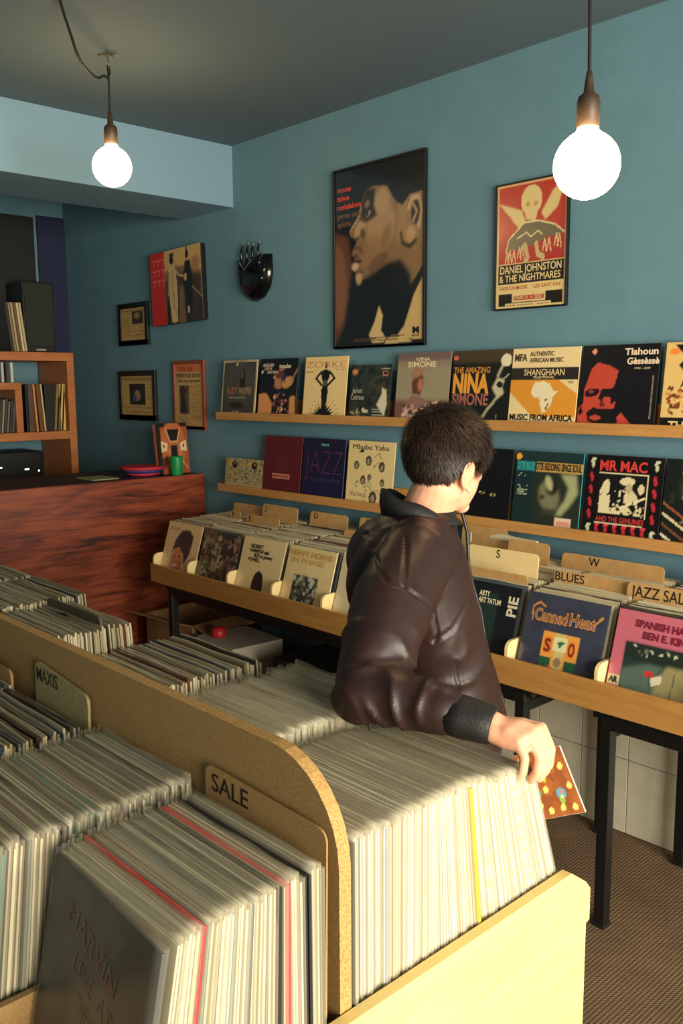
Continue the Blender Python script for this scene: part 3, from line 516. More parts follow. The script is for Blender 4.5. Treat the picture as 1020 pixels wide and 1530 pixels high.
a.text('DANIEL JOHNSTON', .06, .285, .06, (236, 210, 150), .88, .015); a.text('& THE NIGHTMARES', .05, .215, .055, (236, 210, 150), .88, .015); a.text('THURSTON MOORE', .05, .15, .03, (196, 110, 60), .42, .01); a.text('LES SAVY FAV', .56, .15, .03, (196, 110, 60), .38, .01); a.text('MARCH 14 2002', .28, .067, .027, (236, 206, 150), .4, .015); a.strokes((.16, .02, .78, .036), 2, (120, 90, 50), .005, 3)
framed('framed_poster', -2.282, -1.945, 2.010, 2.498, a, .006, M_black, 'red and black concert poster behind the right hanging bulb', 'poster')
# two figures canvas
a = Art((214, 170, 104), 90, 80); a.poly([(.3, .3), (.3, .72), (.5, .78), (.75, .74), (1, .66), (1, .3)], (132, 98, 64), 3); a.rect(0, 0, .3, 1, (204, 36, 34)); a.rect(.3, .0, 1, .34, (30, 24, 22), 3); a.poly([(.3, .34), (.3, .6), (.45, .66), (.7, .66), (1, .6), (1, 0), (.8, 0)], (60, 44, 34), 4, .9); a.poly([(.40, .02), (.36, .5), (.36, .74), (.42, .80), (.50, .78), (.54, .5), (.52, .02)], (214, 178, 122), 0); a.ell(.44, .86, .04, .06, (34, 24, 20)); a.ell(.44, .93, .045, .03, (50, 38, 30)); a.line([(.45, .72), (.46, .06)], .012, (120, 90, 60)); a.line([(.38, .7), (.36, .4)], .03, (180, 142, 92)); a.line([(.52, .7), (.58, .64), (.66, .62)], .03, (200, 164, 110))
a.poly([(.66, .1), (.64, .5), (.7, .82), (.8, .82), (.84, .5), (.8, .1)], (22, 18, 18), 1); a.ell(.74, .9, .03, .06, (20, 16, 16)); a.line([(.74, .92), (.74, 1)], .02, (22, 18, 18)); a.ell(.7, .6, .03, .05, (200, 160, 106)); a.poly([(.54, 0), (.58, .5), (.66, .5), (.68, 0)], (130, 94, 60), 3); a.ell(.9, .76, .08, .1, (170, 124, 76), blur=4); a.line([(.82, .46), (1, .3)], .012, (180, 150, 110)); a.ell(.74, .16, .02, .05, (210, 190, 150)); a.line([(.46, .02), (.46, .16)], .03, (226, 190, 130), 1)
for i in range(3):
    for j in range(3): a.line([(.04+j*.09, .9-i*.14), (.1+j*.09, .9-i*.14), (.08+j*.09, .82-i*.14)], .015, (236, 120, 100))
o = MB().box(-.27, .27, -.035, 0, 0, .425, bev=.003).build('wall_canvas', M_black); o.location = (-4.59, WY-.001, 2.085); o.rotation_euler = (0, R(-1.6), 0); tag(o, 'red-edged sepia canvas of two figures on the far wall', 'picture')
p_ = link('canvas_print', a.mesh(.54, .425, .0362), M_print, o)
# newspapers
def news(seed, w2=60, h2=64, extra=0):
    a = Art((196, 158, 98), w2, h2); a.rect(0, .9, 1, .96, (150, 118, 74), 1)
    if extra == 0: a.rect(.45, .5, .9, .9, (60, 50, 42)); a.ell(.66, .76, .12, .1, (150, 120, 84)); a.strokes((.08, .1, .4, .9), 20, (130, 100, 66), .012, seed); a.strokes((.46, .08, .92, .46), 10, (110, 84, 58), .012, seed+1)
    if extra == 1: a.rect(.24, .26, .76, .8, (40, 36, 34)); a.ell(.5, .5, .1, .14, (150, 126, 90)); a.ell(.42, .42, .06, .08, (60, 80, 110)); a.strokes((.05, .05, .95, .22), 6, (140, 108, 70), .012, seed); a.strokes((.06, .84, .94, .95), 2, (130, 100, 60), .02, seed); a.strokes((.8, .26, .97, .8), 12, (150, 116, 74), .012, seed)
    if extra == 2:
        a.rect(0, .88, 1, 1, (206, 120, 72)); a.text('TRIBUNE', .08, .88, .08, (196, 70, 44), .6, .02); a.text('HERITAGE DAYS', .06, .79, .055, (70, 44, 34), .88, .02); a.text('The way forward', .1, .71, .04, (50, 34, 28), .8, .02); a.rect(.14, .2, .5, .66, (110, 90, 60)); a.ell(.26, .56, .1, .1, (70, 44, 36)); a.poly([(.16, .2), (.2, .48), (.34, .5), (.42, .2)], (44, 44, 44), 1); a.line([(.3, .5), (.46, .62)], .05, (80, 50, 38)); a.strokes((.56, .1, .94, .66), 22, (160, 118, 70), .01, seed); a.strokes((.1, .03, .5, .16), 4, (160, 118, 70), .01, seed)
    return a
framed('framed_clipping', -5.315, -4.955, 1.976, 2.24, news(3), .032, M_black, 'upper black-framed newspaper clipping near the wall corner', 'picture', M_printm)
framed('framed_clipping', -5.345, -4.893, 1.50, 1.815, news(6, extra=1), .034, M_black, 'lower black-framed newspaper clipping, below the smaller frame', 'picture', M_printm)
M_rframe = mat('red_wood_frame', (142, 66, 42), 0.45)
framed('framed_clipping', -4.69, -4.36, 1.46, 1.865, news(9, extra=2), .02, M_rframe, 'reddish wooden-framed newspaper page behind the counter end', 'picture', M_printm)
# black pouch ornament
e = empty('wall_ornament', (-3.865, WY, 2.18)); tag(e, 'glossy black shield-shaped pouch with four strands hanging on the blue wall', 'ornament')
prof = [(-.135, .205), (-.05, .19), (0, .2), (.06, .22), (.135, .215), (.14, .12), (.12, .05), (.07, .0), (.0, -.02), (-.07, .01), (-.12, .06), (-.135, .12)]
mb = MB(); n = len(prof); vs = [(x*1.0, 0, z) for x, z in prof]+[(x*.97, -.03, z*.97+.003) for x, z in prof]+[(x*.6, -.055, (z-.1)*.62+.1) for x, z in prof]
mb.add(vs, [(i, (i+1) % n, n+(i+1) % n, n+i) for i in range(n)]+[(n+i, n+(i+1) % n, 2*n+(i+1) % n, 2*n+i) for i in range(n)]+[tuple(range(2*n, 3*n))], 0, True)
M_gloss = mat('glossy_black', (10, 10, 12), 0.16); mb.build('pouch', M_gloss, e)
for k in range(4):
    x = -.10+k*.048; MB().tube([(x-.01, -.02, .19), (x+.004, -.028, .225), (x-.004, -.02, .255), (x+.012, -.016, .30-.006*k+(.012 if k == 3 else 0))], [.006, .008, .006, .002], 6).build('strand', M_gloss, e)
MB().tube([(-.075, -.058, .185), (-.03, -.062, .14), (.03, -.058, .19)], .0025, 6).build('silver_trim', mat('silver', (210, 205, 190), .3, metal=.8), e)
for (x, z) in ((.085, .17), (.105, .09)): MB().ell((x, -.05, z), (.006, .004, .006), su=8, sv=6).build('stud', MATS['silver'], e)

# ------------------------------------------------------------------ things on the counter
CT = 1.2005
a = Art((150, 78, 42), 60, 64); a.rect(0, 0, .07, 1, (24, 18, 18)); a.rect(0, .93, 1, 1, (24, 18, 18)); a.ell(.5, .55, .42, .5, (176, 98, 52), blur=3); a.poly([(.3, .88), (.72, .88), (.62, .66), (.4, .66)], (22, 20, 22)); a.line([(.28, .9), (.38, .64), (.64, .64), (.76, .9)], .02, (220, 170, 130)); a.rect(.4, .2, .62, .56, (24, 22, 30)); a.poly([(.08, .66), (.3, .6), (.26, .46), (.08, .44)], (220, 190, 150)); a.poly([(.13, .6), (.2, .56), (.16, .5)], (24, 20, 20)); a.poly([(.94, .66), (.72, .6), (.74, .46), (.94, .44)], (220, 190, 150)); a.poly([(.88, .6), (.8, .56), (.84, .5)], (24, 20, 20)); a.line([(.1, .14), (.3, .26), (.34, .5)], .02, (220, 150, 110)); a.line([(.94, .1), (.74, .26), (.7, .5)], .02, (220, 150, 110)); a.poly([(.08, .3), (.24, .36), (.3, .2), (.1, .1)], (80, 40, 26), 1)
o = sheet_lp('record_cover', a, .20, .30, .012, M_print, (26, 20, 20), (-4.50, 2.865, CT+.003), R(7), R(90), 'brown mask-patterned cover leaning at the counter end', 'record')
for i, c_ in enumerate(((206, 110, 84), (180, 90, 70), (216, 190, 170))):
    o = MB().box(-.10, .10, 0, .008, 0, .28+.004*i, bev=.001).build('record_sleeve', M_sleeve); o.color = (*lin(c_), 1); o.location = (-4.548-.022*i, 2.872+.01*i, CT+.002); o.rotation_euler = (-R(7), 0, R(90)); tag(o, ['orange', 'red-brown', 'pale pink'][i]+' edged sleeve leaning behind the mask cover on the counter', 'record')
M_green = mat('green_plastic', (20, 140, 70), 0.4)
g = MB().lathe([(.030, 0), (.034, .01), (.036, .10), (.036, .112), (.031, .112), (.029, .012)], (0, 0, 0), 24).build('green_cup', M_green); g.location = (-4.44, 2.83, CT); tag(g, 'small green cup on the counter beside the woven bowl', 'cup')
bw = empty('woven_bowl', (-4.60, 2.70, CT)); tag(bw, 'red and blue woven bowl on the counter', 'bowl')
M_pink = mat('red_weave', (198, 44, 66), 0.7, bump=.6, bscale=120); M_blu = mat('blue_weave', (42, 50, 128), 0.7, bump=.6, bscale=120)
def ring(parent, r0, z0, r1, z1, m, name):
    MB().lathe([(r0-.006, z0), (r0, z0), (r1, z1), (r1-.006, z1)], (0, 0, 0), 32).build(name, m, parent)
MB().lathe([(.001, .0), (.08, .0), (.08, .005), (.001, .006)], (0, 0, 0), 32).build('base', M_pink, bw)
ring(bw, .08, .0, .10, .018, M_pink, 'lower_band'); ring(bw, .10, .018, .122, .036, M_blu, 'middle_band'); ring(bw, .122, .036, .132, .055, M_pink, 'upper_band')
t = MB().box(-.1, .1, -.08, .08, 0, .006).build('leaflet', mat('pale_green_paper', (150, 160, 110), .7)); t.location = (-4.62, 2.42, CT); tag(t, 'pale green leaflet lying on the counter left of the woven bowl', 'paper')

# ------------------------------------------------------------------ hanging bulbs
def bulb(x, y, z, r, cordpts, ctop, label, clabel, hook=None):
    e = empty('hanging_bulb', (x, y, z)); tag(e, label, 'lamp', 'bare globe bulbs hanging from the ceiling')
    prof = [(0.001, -r)]
    for k in range(1, 14):
        t_ = math.pi*k/16; prof.append((r*math.sin(t_), -r*math.cos(t_)))
    prof += [(r*.34, r*.98), (r*.30, r*1.12)]
    MB().lathe(prof, (0, 0, 0), 32).build('globe', M_bulb, e)
    s_ = r/.0625
    MB().lathe([(.019*s_, r*1.08), (.0215*s_, r*1.10), (.0215*s_, r*1.10+.045*s_), (.019*s_, r*1.10+.055*s_), (.010*s_, r*1.10+.062*s_), (.0075*s_, r*1.10+.085*s_), (.005*s_, r*1.10+.1*s_)], (0, 0, 0), 20).build('socket', mat('brown_bakelite', (58, 44, 32), .5), e)
    MB().tube([(px-x, py-y, pz-z) for px, py, pz in cordpts], .0042, 8).build('cord', M_blackm, e)
    return e
bx, by, bz = -3.265, 1.833, 2.567
# left: hook at ceiling straight above
hook = (-2.70, 1.517, 2.985)
LB = bulb(bx, by, bz, .0755, [(bx, by, bz+.19), (bx, by, 2.8), (bx+.002, by, 2.85), (bx, by, 2.935)], None, 'left globe bulb hanging in front of the soffit, glowing warm', None)
MB().tube([(px_-bx, py_-by, pz_-bz) for px_, py_, pz_ in ((bx, by, 2.94), (bx, by+.006, 2.915), (-3.255, 1.825, 2.89), (-3.229, 1.794, 2.886), (-3.19, 1.75, 2.858), (-3.148, 1.708, 2.846), (-3.10, 1.657, 2.843), (-3.063, 1.617, 2.850), (-3.03, 1.58, 2.872), (-3.005, 1.556, 2.897), (-2.964, 1.511, 2.948), (-2.932, 1.478, 2.988))], .005, 8).build('swag_cord', M_blackm, LB)
zc_ = ZC-.002-bz
MB().tube([(0, 0, zc_), (0, 0, zc_-.03), (.012, 0, zc_-.045), (0, 0, zc_-.058), (-.01, 0, zc_-.045)], .003, 8).tube([(-.04, -.02, zc_-.004), (.035, .02, zc_-.008)], .003, 6).tube([(-.02, .035, zc_-.004), (.03, -.025, zc_-.008)], .003, 6).build('ceiling_hook', mat('tarnished_steel', (130, 118, 96), .4, metal=.7), LB)
rx, ry, rz_ = -1.178, 1.876, 2.214
bulb(rx, ry, rz_, .0755, [(rx, ry, rz_+.19), (rx-.004, ry+.002, rz_+.3), (rx-.007, ry, rz_+.45), (rx-.006, ry, rz_+.6), (rx-.004, ry, 2.988)], None, 'right globe bulb in front of the concert poster, glowing white', None)

# ------------------------------------------------------------------ wall trays
def divider_profile():
    pts = [(2.376, .735), (2.376, .83)]
    for k in range(7):
        t_ = math.pi-k*math.pi/2/6; pts.append((2.406+.03*math.cos(t_), .832+.03*math.sin(t_)))
    return pts+[(2.97, .862), (2.97, .735)]
def wall_tray(x0, x1, cols, label, m_front):
    e = empty('record_tray', ((x0+x1)/2, 2.66, .72)); tag(e, label, 'record bin', 'wooden record trays below the ledges')
    part(MB().box(x0, x1, 2.36, 2.375, .718, .812, bev=.003), 'front_board', m_front, e)
    part(MB().box(x0, x1, 2.376, 2.972, .718, .733, bev=.002), 'bottom_board', M_cream, e)
    part(MB().box(x0, x1, 2.973, 2.988, .718, .92, bev=.002), 'back_board', M_mdf, e)
    for x in cols: part(MB().prism(divider_profile(), 0, x-.006, x+.006), 'divider_panel', M_cream, e)
    return e
wall_tray(-3.985, -2.345, [-3.979, -3.665, -3.335, -3.005, -2.675, -2.351], 'left wooden record tray between the counter and the man', M_ply)
wall_tray(-2.335, -.4, [-2.329, -2.06, -1.745, -1.405, -1.075, -.745, -.406], 'right wooden record tray under the lower ledge', M_ply)
def table_frame(x0, x1, label):
    e = empty('metal_table_frame', ((x0+x1)/2, 2.66, 0)); tag(e, label, 'table frame', 'black metal frames under the trays')
    q = .019
    for x in (x0, x1):
        for y in (2.40, 2.93):
            part(MB().box(x-q, x+q, y-q, y+q, .012, .66, bev=.003), 'leg', M_black, e)
            part(MB().box(x-q-.003, x+q+.003, y-q-.003, y+q+.003, 0, .014, bev=.003), 'rubber_foot', M_blackm, e)
        part(MB().box(x-q, x+q, 2.42, 2.91, .63, .666, bev=.003), 'end_rail', M_black, e)
    for y in (2.40, 2.93):
        part(MB().box(x0-.02, x1+.02, y-q, y+q, .66, .70, bev=.004).tube([(x0-.045, y, .70), (x1+.045, y, .70)], .0175, 12), 'top_rail', M_black, e)
table_frame(-3.84, -2.45, 'black metal table frame under the left tray')
table_frame(-1.37, -.48, 'black metal table frame under the right tray, nearest the camera')
table_frame(-2.25, -1.69, 'short black metal table frame hidden mostly behind the man')

# tray contents ------------------------------------------------
SL = {}
def sleeve_mesh(i, w=.312, h=.312, t=.0034):
    k = ('s', i, w)
    if k in SL: return SL[k]
    q = random.Random(i*7+1); bow = q.uniform(-.0016, .0016); nx = 4; vs = []; fs = []
    for a_ in range(nx+1):
        x = -w/2+w*a_/nx; dy = bow*math.sin(math.pi*a_/nx)
        for (y, z) in ((-t/2, 0), (t/2, 0), (t/2, h), (-t/2, h)): vs.append((x, y+dy, z))
    for a_ in range(nx):
        for j in range(4): fs.append((a_*4+j, (a_+1)*4+j, (a_+1)*4+(j+1) % 4, a_*4+(j+1) % 4))
    fs += [(0, 1, 2, 3), tuple(nx*4+j for j in (3, 2, 1, 0))]
    me = bpy.data.meshes.new('sleeve'); me.from_pydata(vs, [], fs); me.materials.append(M_sleeve); me.update(); SL[k] = me; return me
def plastic_mesh(i, w=.320, h=.3225, t=.0042, thin=False):
    k = ('p', i, thin)
    if k in SL: return SL[k]
    q = random.Random(i*13+5); vs = []; fs = []; nx = 12
    ph = [q.uniform(0, 6.3) for _ in range(6)]; amp = q.uniform(.0004, .0012)
    for s_ in (-1, 1):
        b0 = len(vs)
        for a_ in range(nx+1):
            x = -w/2+w*a_/nx+.002; u = a_/nx
            for (z, g) in ((0, .2), (.5*h, .3), (.93*h, .4), (.985*h, 1.0), (h+.0022*math.sin(ph[0]+u*7)+.0012*math.sin(ph[1]+u*17), 1.8)):
                vs.append((x, s_*t/2+g*amp*math.sin(ph[2+(s_ > 0)]+u*(9+i % 5)), z))
        for a_ in range(nx):
            for j in range(4):
                p0 = b0+a_*5+j; fs.append((p0, p0+5, p0+6, p0+1))
    e0 = nx*5; b1 = (nx+1)*5
    for j in range(4): fs.append((j, j+1, b1+j+1, b1+j)); fs.append((e0+j, b1+e0+j, b1+e0+j+1, e0+j+1))
    me = bpy.data.meshes.new('plastic'); me.from_pydata(vs, [], fs); me.materials.append(M_plastic3 if thin else M_plastic); me.polygons.foreach_set('use_smooth', [True]*len(fs)); me.update(); SL[k] = me; return me
def record(x, y, z, tilt, col, i, label, group, rz=0.0, roll=0.0, name='sleeved_record', thin=False):
    o = bpy.data.objects.new(name, sleeve_mesh(i % 7)); COL.objects.link(o); o.location = (x, y, z); o.rotation_euler = (-tilt, roll, rz); o.color = (*lin(col), 1); tag(o, label, 'record', group)
    c = bpy.data.objects.new('plastic_cover', plastic_mesh(i % 9, thin=thin)); COL.objects.link(c); c.parent = o; return o
def attr_box_stack(name, items, parent=None, dim=1.0):
    """many sleeves joined in one mesh; items = (matrix, w, h, t, colour, wavy)"""
    V = []; F = []; C = []; q = random.Random(3)
    for (Mx, w_, h_, t_, c_) in items:
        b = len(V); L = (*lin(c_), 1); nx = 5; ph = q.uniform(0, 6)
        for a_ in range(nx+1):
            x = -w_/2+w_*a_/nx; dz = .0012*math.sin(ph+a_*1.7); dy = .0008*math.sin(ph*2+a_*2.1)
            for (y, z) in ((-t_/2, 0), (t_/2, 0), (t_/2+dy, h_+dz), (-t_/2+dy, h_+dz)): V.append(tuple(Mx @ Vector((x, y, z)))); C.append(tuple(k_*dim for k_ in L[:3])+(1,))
        for a_ in range(nx):
            for j in range(4): F.append((b+a_*4+j, b+(a_+1)*4+j, b+(a_+1)*4+(j+1) % 4, b+a_*4+(j+1) % 4))
        F += [(b, b+1, b+2, b+3), tuple(b+nx*4+j for j in (3, 2, 1, 0))]
    me = bpy.data.meshes.new(name); me.from_pydata(V, [], F); at = me.attributes.new('Col', 'FLOAT_COLOR', 'POINT'); at.data.foreach_set('color', np.array(C, np.float32).ravel()); me.update()
    return link(name, me, M_stack, parent)
M_stack = attr_mat('stacked_sleeves', 0.28, 0.25)
CREAMS = [(206, 194, 160), (196, 182, 146), (214, 204, 172), (186, 172, 140), (176, 166, 138), (200, 190, 160), (168, 152, 118), (150, 140, 116), (210, 196, 158)]
DARKS = [(60, 52, 46), (70, 60, 50), (110, 60, 50), (50, 66, 84), (120, 100, 60), (90, 96, 90)]
def pick(q, pd): return q.choice(DARKS) if q.random() < pd else q.choice(CREAMS)
def tray_column(xc, front, label, edge, ytop0=2.50, w=.305, h=.30, n=62, seed=1, gloss=M_printg, skip_front=False, text=None):
    q = random.Random(seed); z = .7345; items = []
    for k in range(n):
        yb = 2.405+k*.0088; t_ = R(17)*(1-.5*k/n)
        if k == 0 and not skip_front: continue
        if yb > 2.95-.28*math.sin(t_): break
        items.append((Matrix.Translation((xc+q.uniform(-.004, .004), yb+.006, z+q.uniform(0, .006))) @ Euler((-t_, 0, 0)).to_matrix().to_4x4(), w*q.uniform(.96, 1), h*q.uniform(.985, 1.01), .0052, pick(q, .12)))
    o = attr_box_stack('record_stack', items); tag(o, text or 'plastic-sleeved records packed behind '+label, 'records', 'packed records in the wall trays', 'stuff')
    if front is not None:
        sheet_lp('front_record', front, w, h, .006, gloss, edge, (xc, 2.395, z+.002), R(17), 0, label, 'record')
a = Art((226, 190, 138)); a.poly([(.05, 0), (.1, .12), (.3, .1), (.5, .0)], (110, 110, 90), 1); a.poly([(.5, 0), (.62, .16), (.86, .2), (.9, 0)], (116, 116, 96), 1); a.poly([(.3, .1), (.26, .4), (.36, .56), (.56, .56), (.62, .36), (.58, .14), (.44, .04)], (206, 120, 82), 1); a.poly([(.26, .46), (.3, .7), (.44, .88), (.66, .9), (.8, .8), (.78, .5), (.66, .3), (.6, .48), (.44, .58), (.34, .54)], (24, 26, 34), 1); a.poly([(.7, .1), (.78, .4), (.94, .5), (1, .3), (.9, .1)], (206, 130, 90), 2); a.ell(.4, .26, .09, .025, (236, 200, 170), .2); a.ell(.36, .42, .03, .015, (60, 30, 26)); a.ell(.5, .43, .03, .015, (60, 30, 26)); a.text('Ruth', .1, .86, .06, (200, 140, 90), .3)
tray_column(-3.822, a, 'painted portrait cover of a dark-haired person, first in the left tray', (226, 190, 138), seed=1)
a = Art((46, 44, 32)); a.blobs((.02, .02, .98, .98), 260, [(30, 28, 22), (92, 88, 60), (130, 116, 84), (62, 76, 48), (110, 70, 60), (40, 36, 44), (150, 140, 110)], .015, .06, 41, 1.5); a.rect(0, 0, .03, 1, (20, 20, 18)); a.rect(0, .97, 1, 1, (70, 80, 60))
tray_column(-3.50, a, 'dark mottled green cover, second in the left tray', (40, 40, 32), seed=2)
a = Art((230, 204, 148)); pts = [(.38, 0)]+[(.52-.13*math.cos(math.pi*k/10)*(1), .3+.2*math.sin(math.pi*k/10)) for k in range(11)]+[(.66, 0)]; a.poly(pts, (20, 18, 22)); a.text('GILBERT', .2, .84, .055, (50, 40, 34), .3, .04); a.text('HARMON said', .2, .77, .055, (50, 40, 34), .46, .04); a.text('BUD to gravery', .32, .7, .055, (50, 40, 34), .44, .04); a.text('POWELL', .2, .63, .055, (50, 40, 34), .28, .04)
tray_column(-3.172, a, 'cream cover with tall black arch shape, third in the left tray', (222, 200, 150), seed=3)
a = Art((228, 202, 142)); a.rect(.2, .1, .72, .58, (52, 54, 44)); a.blobs((.22, .12, .7, .56), 90, [(200, 196, 166), (90, 92, 74), (40, 40, 34), (150, 150, 120)], .02, .05, 51); a.text('HEAVY HORNS', .04, .86, .08, (206, 160, 70), .9, .03); a.text('IN PHASE', .1, .76, .07, (216, 170, 80), .7, .03); a.ell(.7, .7, .3, .1, (240, 216, 150), blur=6, a=.5)
tray_column(-2.84, a, 'cream cover with square group photo, fourth in the left tray', (228, 202, 142), seed=4)
tray_column(-2.512, None, '', (0, 0, 0), seed=5, skip_front=True, text='records packed in the last column of the left tray')
a = Art((22, 22, 28)); a.rect(.42, .1, .7, .9, (34, 50, 46), 2); a.ell(.0, .64, .3, .16, (196, 180, 136), .5, 1); a.ell(.06, .56, .06, .05, (30, 28, 28)); a.text('ARTY', .4, .84, .06, (226, 214, 180), .16, .03); a.text('ART TATUM', .4, .76, .06, (226, 214, 180), .34, .03); a.text('PIE', .98, .66, .13, (220, 206, 176), .24, .03, R(90))
tray_column(-1.903, a, 'black cover with white curved shape beside the man\'s chest', (26, 26, 30), w=.29, seed=6)
tray_column(-2.19, None, '', (0, 0, 0), w=.235, seed=12, skip_front=True, text='records packed in the first column of the right tray')
a = Art((58, 60, 78)); a.blobs((0, 0, 1, 1), 60, [(60, 62, 82), (54, 56, 72)], .05, .15, 61); a.rect(.27, .04, .72, .6, (232, 160, 70)); a.rect(.44, .06, .56, .6, (206, 190, 120)); a.rect(.42, .4, .58, .56, (222, 220, 170)); a.poly([(.45, .5), (.56, .52), (.5, .44)], (50, 110, 70)); a.rect(.3, .36, .4, .54, (240, 130, 50)); a.text('S', .31, .38, .14, (130, 50, 40), .08, .03); a.rect(.6, .36, .69, .54, (240, 130, 50)); a.text('O', .61, .38, .14, (130, 50, 40), .08, .03); a.rect(.28, .2, .42, .32, (40, 90, 60)); a.rect(.58, .2, .72, .32, (40, 90, 60)); a.ell(.36, .13, .1, .07, (226, 96, 100)); a.ell(.58, .13, .12, .07, (236, 140, 130)); a.ell(.5, .28, .05, .05, (150, 120, 90)); a.blobs((.3, .06, .68, .2), 16, [(240, 160, 150), (200, 70, 80), (120, 60, 50)], .01, .03, 62)
a.text('Canned', .12, .7, .13, (206, 140, 70), .42, .05); a.text('Heat', .56, .71, .13, (206, 140, 70), .32, .05); a.text('Canned', .125, .705, .12, (110, 110, 150), .41, .0); a.text('Heat', .565, .715, .12, (110, 110, 150), .31, .0); a.line([(.1, .7), (.08, .84), (.16, .9), (.24, .86)], .02, (206, 140, 70)); a.line([(.84, .74), (.94, .86)], .025, (206, 140, 70))
tray_column(-1.575, a, 'dark blue cover lettered Canned Heat with orange room picture', (50, 52, 66), seed=7)
a = Art((196, 104, 120)); a.rect(.14, .03, 1, .68, (40, 54, 48)); a.poly([(.4, .03), (.5, .3), (.62, .56), (.8, .56), (1, .4), (1, .03)], (150, 140, 98), 2); a.poly([(.14, .03), (.14, .4), (.4, .5), (.56, .5), (.44, .03)], (84, 104, 92), 3); a.rect(.14, .52, 1, .68, (36, 44, 40), 2); a.blobs((.16, .56, .98, .66), 24, [(190, 190, 160), (40, 50, 44), (100, 110, 90)], .01, .025, 71); a.ell(.43, .4, .05, .035, (200, 50, 56)); a.poly([(.44, .36), (.56, .42), (.58, .34), (.48, .28)], (216, 206, 180)); a.line([(.44, .38), (.46, .26)], .015, (50, 80, 50)); a.rect(.01, .22, .13, .32, (206, 196, 160)); a.text('AR', .02, .24, .06, (30, 26, 26), .1, .04); a.line([(.66, .03), (.7, .5)], .012, (90, 90, 70)); a.poly([(.3, .1), (.4, .2), (.38, .08)], (120, 130, 120))
a.text('SPANISH HARLEM', .2, .85, .07, (120, 36, 56), .74, .05); a.text('BEN E. KING', .3, .74, .07, (120, 36, 56), .52, .05)
tray_column(-1.24, a, 'pink cover reading SPANISH HARLEM BEN E. KING', (196, 104, 120), seed=8)
for i, xc in enumerate((-.91, -.575)): tray_column(xc, None, '', (0, 0, 0), seed=9+i, skip_front=True, text='records packed in the right tray beyond the picture edge')

def tab_card(x0, x1, y, zt, txt, tx, label, tilt=R(7), m=None, tz=-.035, size=.03, h=.30, drop=.0, name='divider_card', th=.004, twidth=None, lab=True):
    """upright divider card with rounded corners and marker lettering"""
    w_ = x1-x0; r_ = .018; pts = [(-w_/2, 0)]
    for k in range(5): t_ = math.pi-math.pi/2*k/4; pts.append((-w_/2+r_+r_*math.cos(t_), h-r_+r_*math.sin(t_)))
    for k in range(5): t_ = math.pi/2-math.pi/2*k/4; pts.append((w_/2-r_+r_*math.cos(t_), h-drop-r_+r_*math.sin(t_)))
    pts += [(w_/2, 0)]
    o = MB().prism(pts, 1, 0, th).build(name, m or M_card); o.location = ((x0+x1)/2, y, zt-h*math.cos(tilt)); o.rotation_euler = (-tilt, 0, 0)
    if txt:
        vs, fs = text_geo(txt, size, .005, twidth); mb = MB(); mb.add([(tx-(x0+x1)/2+v[0], -.0008, h+tz+v[1]) for v in vs], fs); mb.build('marker_lettering', M_ink, o)
    tag(o, label, 'divider'); return o
for (x0_, x1_, y_, zt, t_, tx, lb) in [
    (-3.95, -3.70, 2.84, 1.085, '', 0, 'blank tan divider card at the far left of the left tray'),
    (-3.79, -3.70, 2.70, 1.07, 'F', -3.77, 'tan divider card marked F in the left tray'),
    (-3.64, -3.36, 2.80, 1.11, 'J', -3.62, 'tan divider card marked J in the left tray'),
    (-3.62, -3.36, 2.68, 1.07, 'E', -3.60, 'tan divider card marked E in the left tray'),
    (-3.31, -3.04, 2.84, 1.10, 'D', -3.28, 'tan divider card marked D in the left tray'),
    (-2.98, -2.72, 2.86, 1.10, 'C', -2.94, 'tan divider card marked C in the left tray'),
    (-2.96, -2.72, 2.74, 1.06, 'B', -2.80, 'tan divider card marked B in the left tray'),
    (-2.36, -2.13, 2.86, 1.135, '', 0, 'blank tan divider card beside the man\'s collar'),
    (-1.86, -1.45, 2.84, 1.085, 'W', -1.745, 'long tan divider card marked W behind the BLUES card'),
    (-2.08, -1.89, 2.80, 1.115, '', 0, 'blank tan divider card between the S card and the W card'),
    (-1.37, -1.10, 2.84, 1.075, '', 0, 'blank tan divider card at the right picture edge'),
    ]:
    tab_card(x0_, x1_, y_, zt, t_, tx, lb)
tab_card(-2.12, -1.80, 2.60, 1.115, 'S', -1.985, 'pale cream divider card marked S beside the man', m=M_cream)
tab_card(-2.045, -1.775, 2.50, 1.055, '', 0, 'plain tan divider card directly behind the black cover')
tab_card(-1.80+.06, -1.43, 2.61, 1.07, 'BLUES', -1.735, 'tan divider card marked BLUES', twidth=.115)
tab_card(-1.445, -1.12, 2.585, 1.078, 'JAZZ SALE', -1.43, 'tan divider card marked JAZZ SALE', tz=-.045, twidth=.2, size=.036)
t = MB().box(-.12, .12, -.03, .03, 0, .05, bev=.012).build('paper_roll_tag', M_cream); t.location = (-2.08, 2.93, 1.085); bpy.data.objects.remove(t)
# blob pack of folded inner bags on the far records
o = MB().tube([(-.12, 0, .022), (-.06, .004, .026), (0, 0, .022), (.11, -.004, .018)], [.010, .02, .015, .016], 10).build('folded_bag', plastic_mat('white_bag', 1, (220, 206, 170), .4)); o.location = (-2.10, 2.90, 1.075); tag(o, 'crumpled pale paper bag lying on the records under the lower ledge', 'bag')

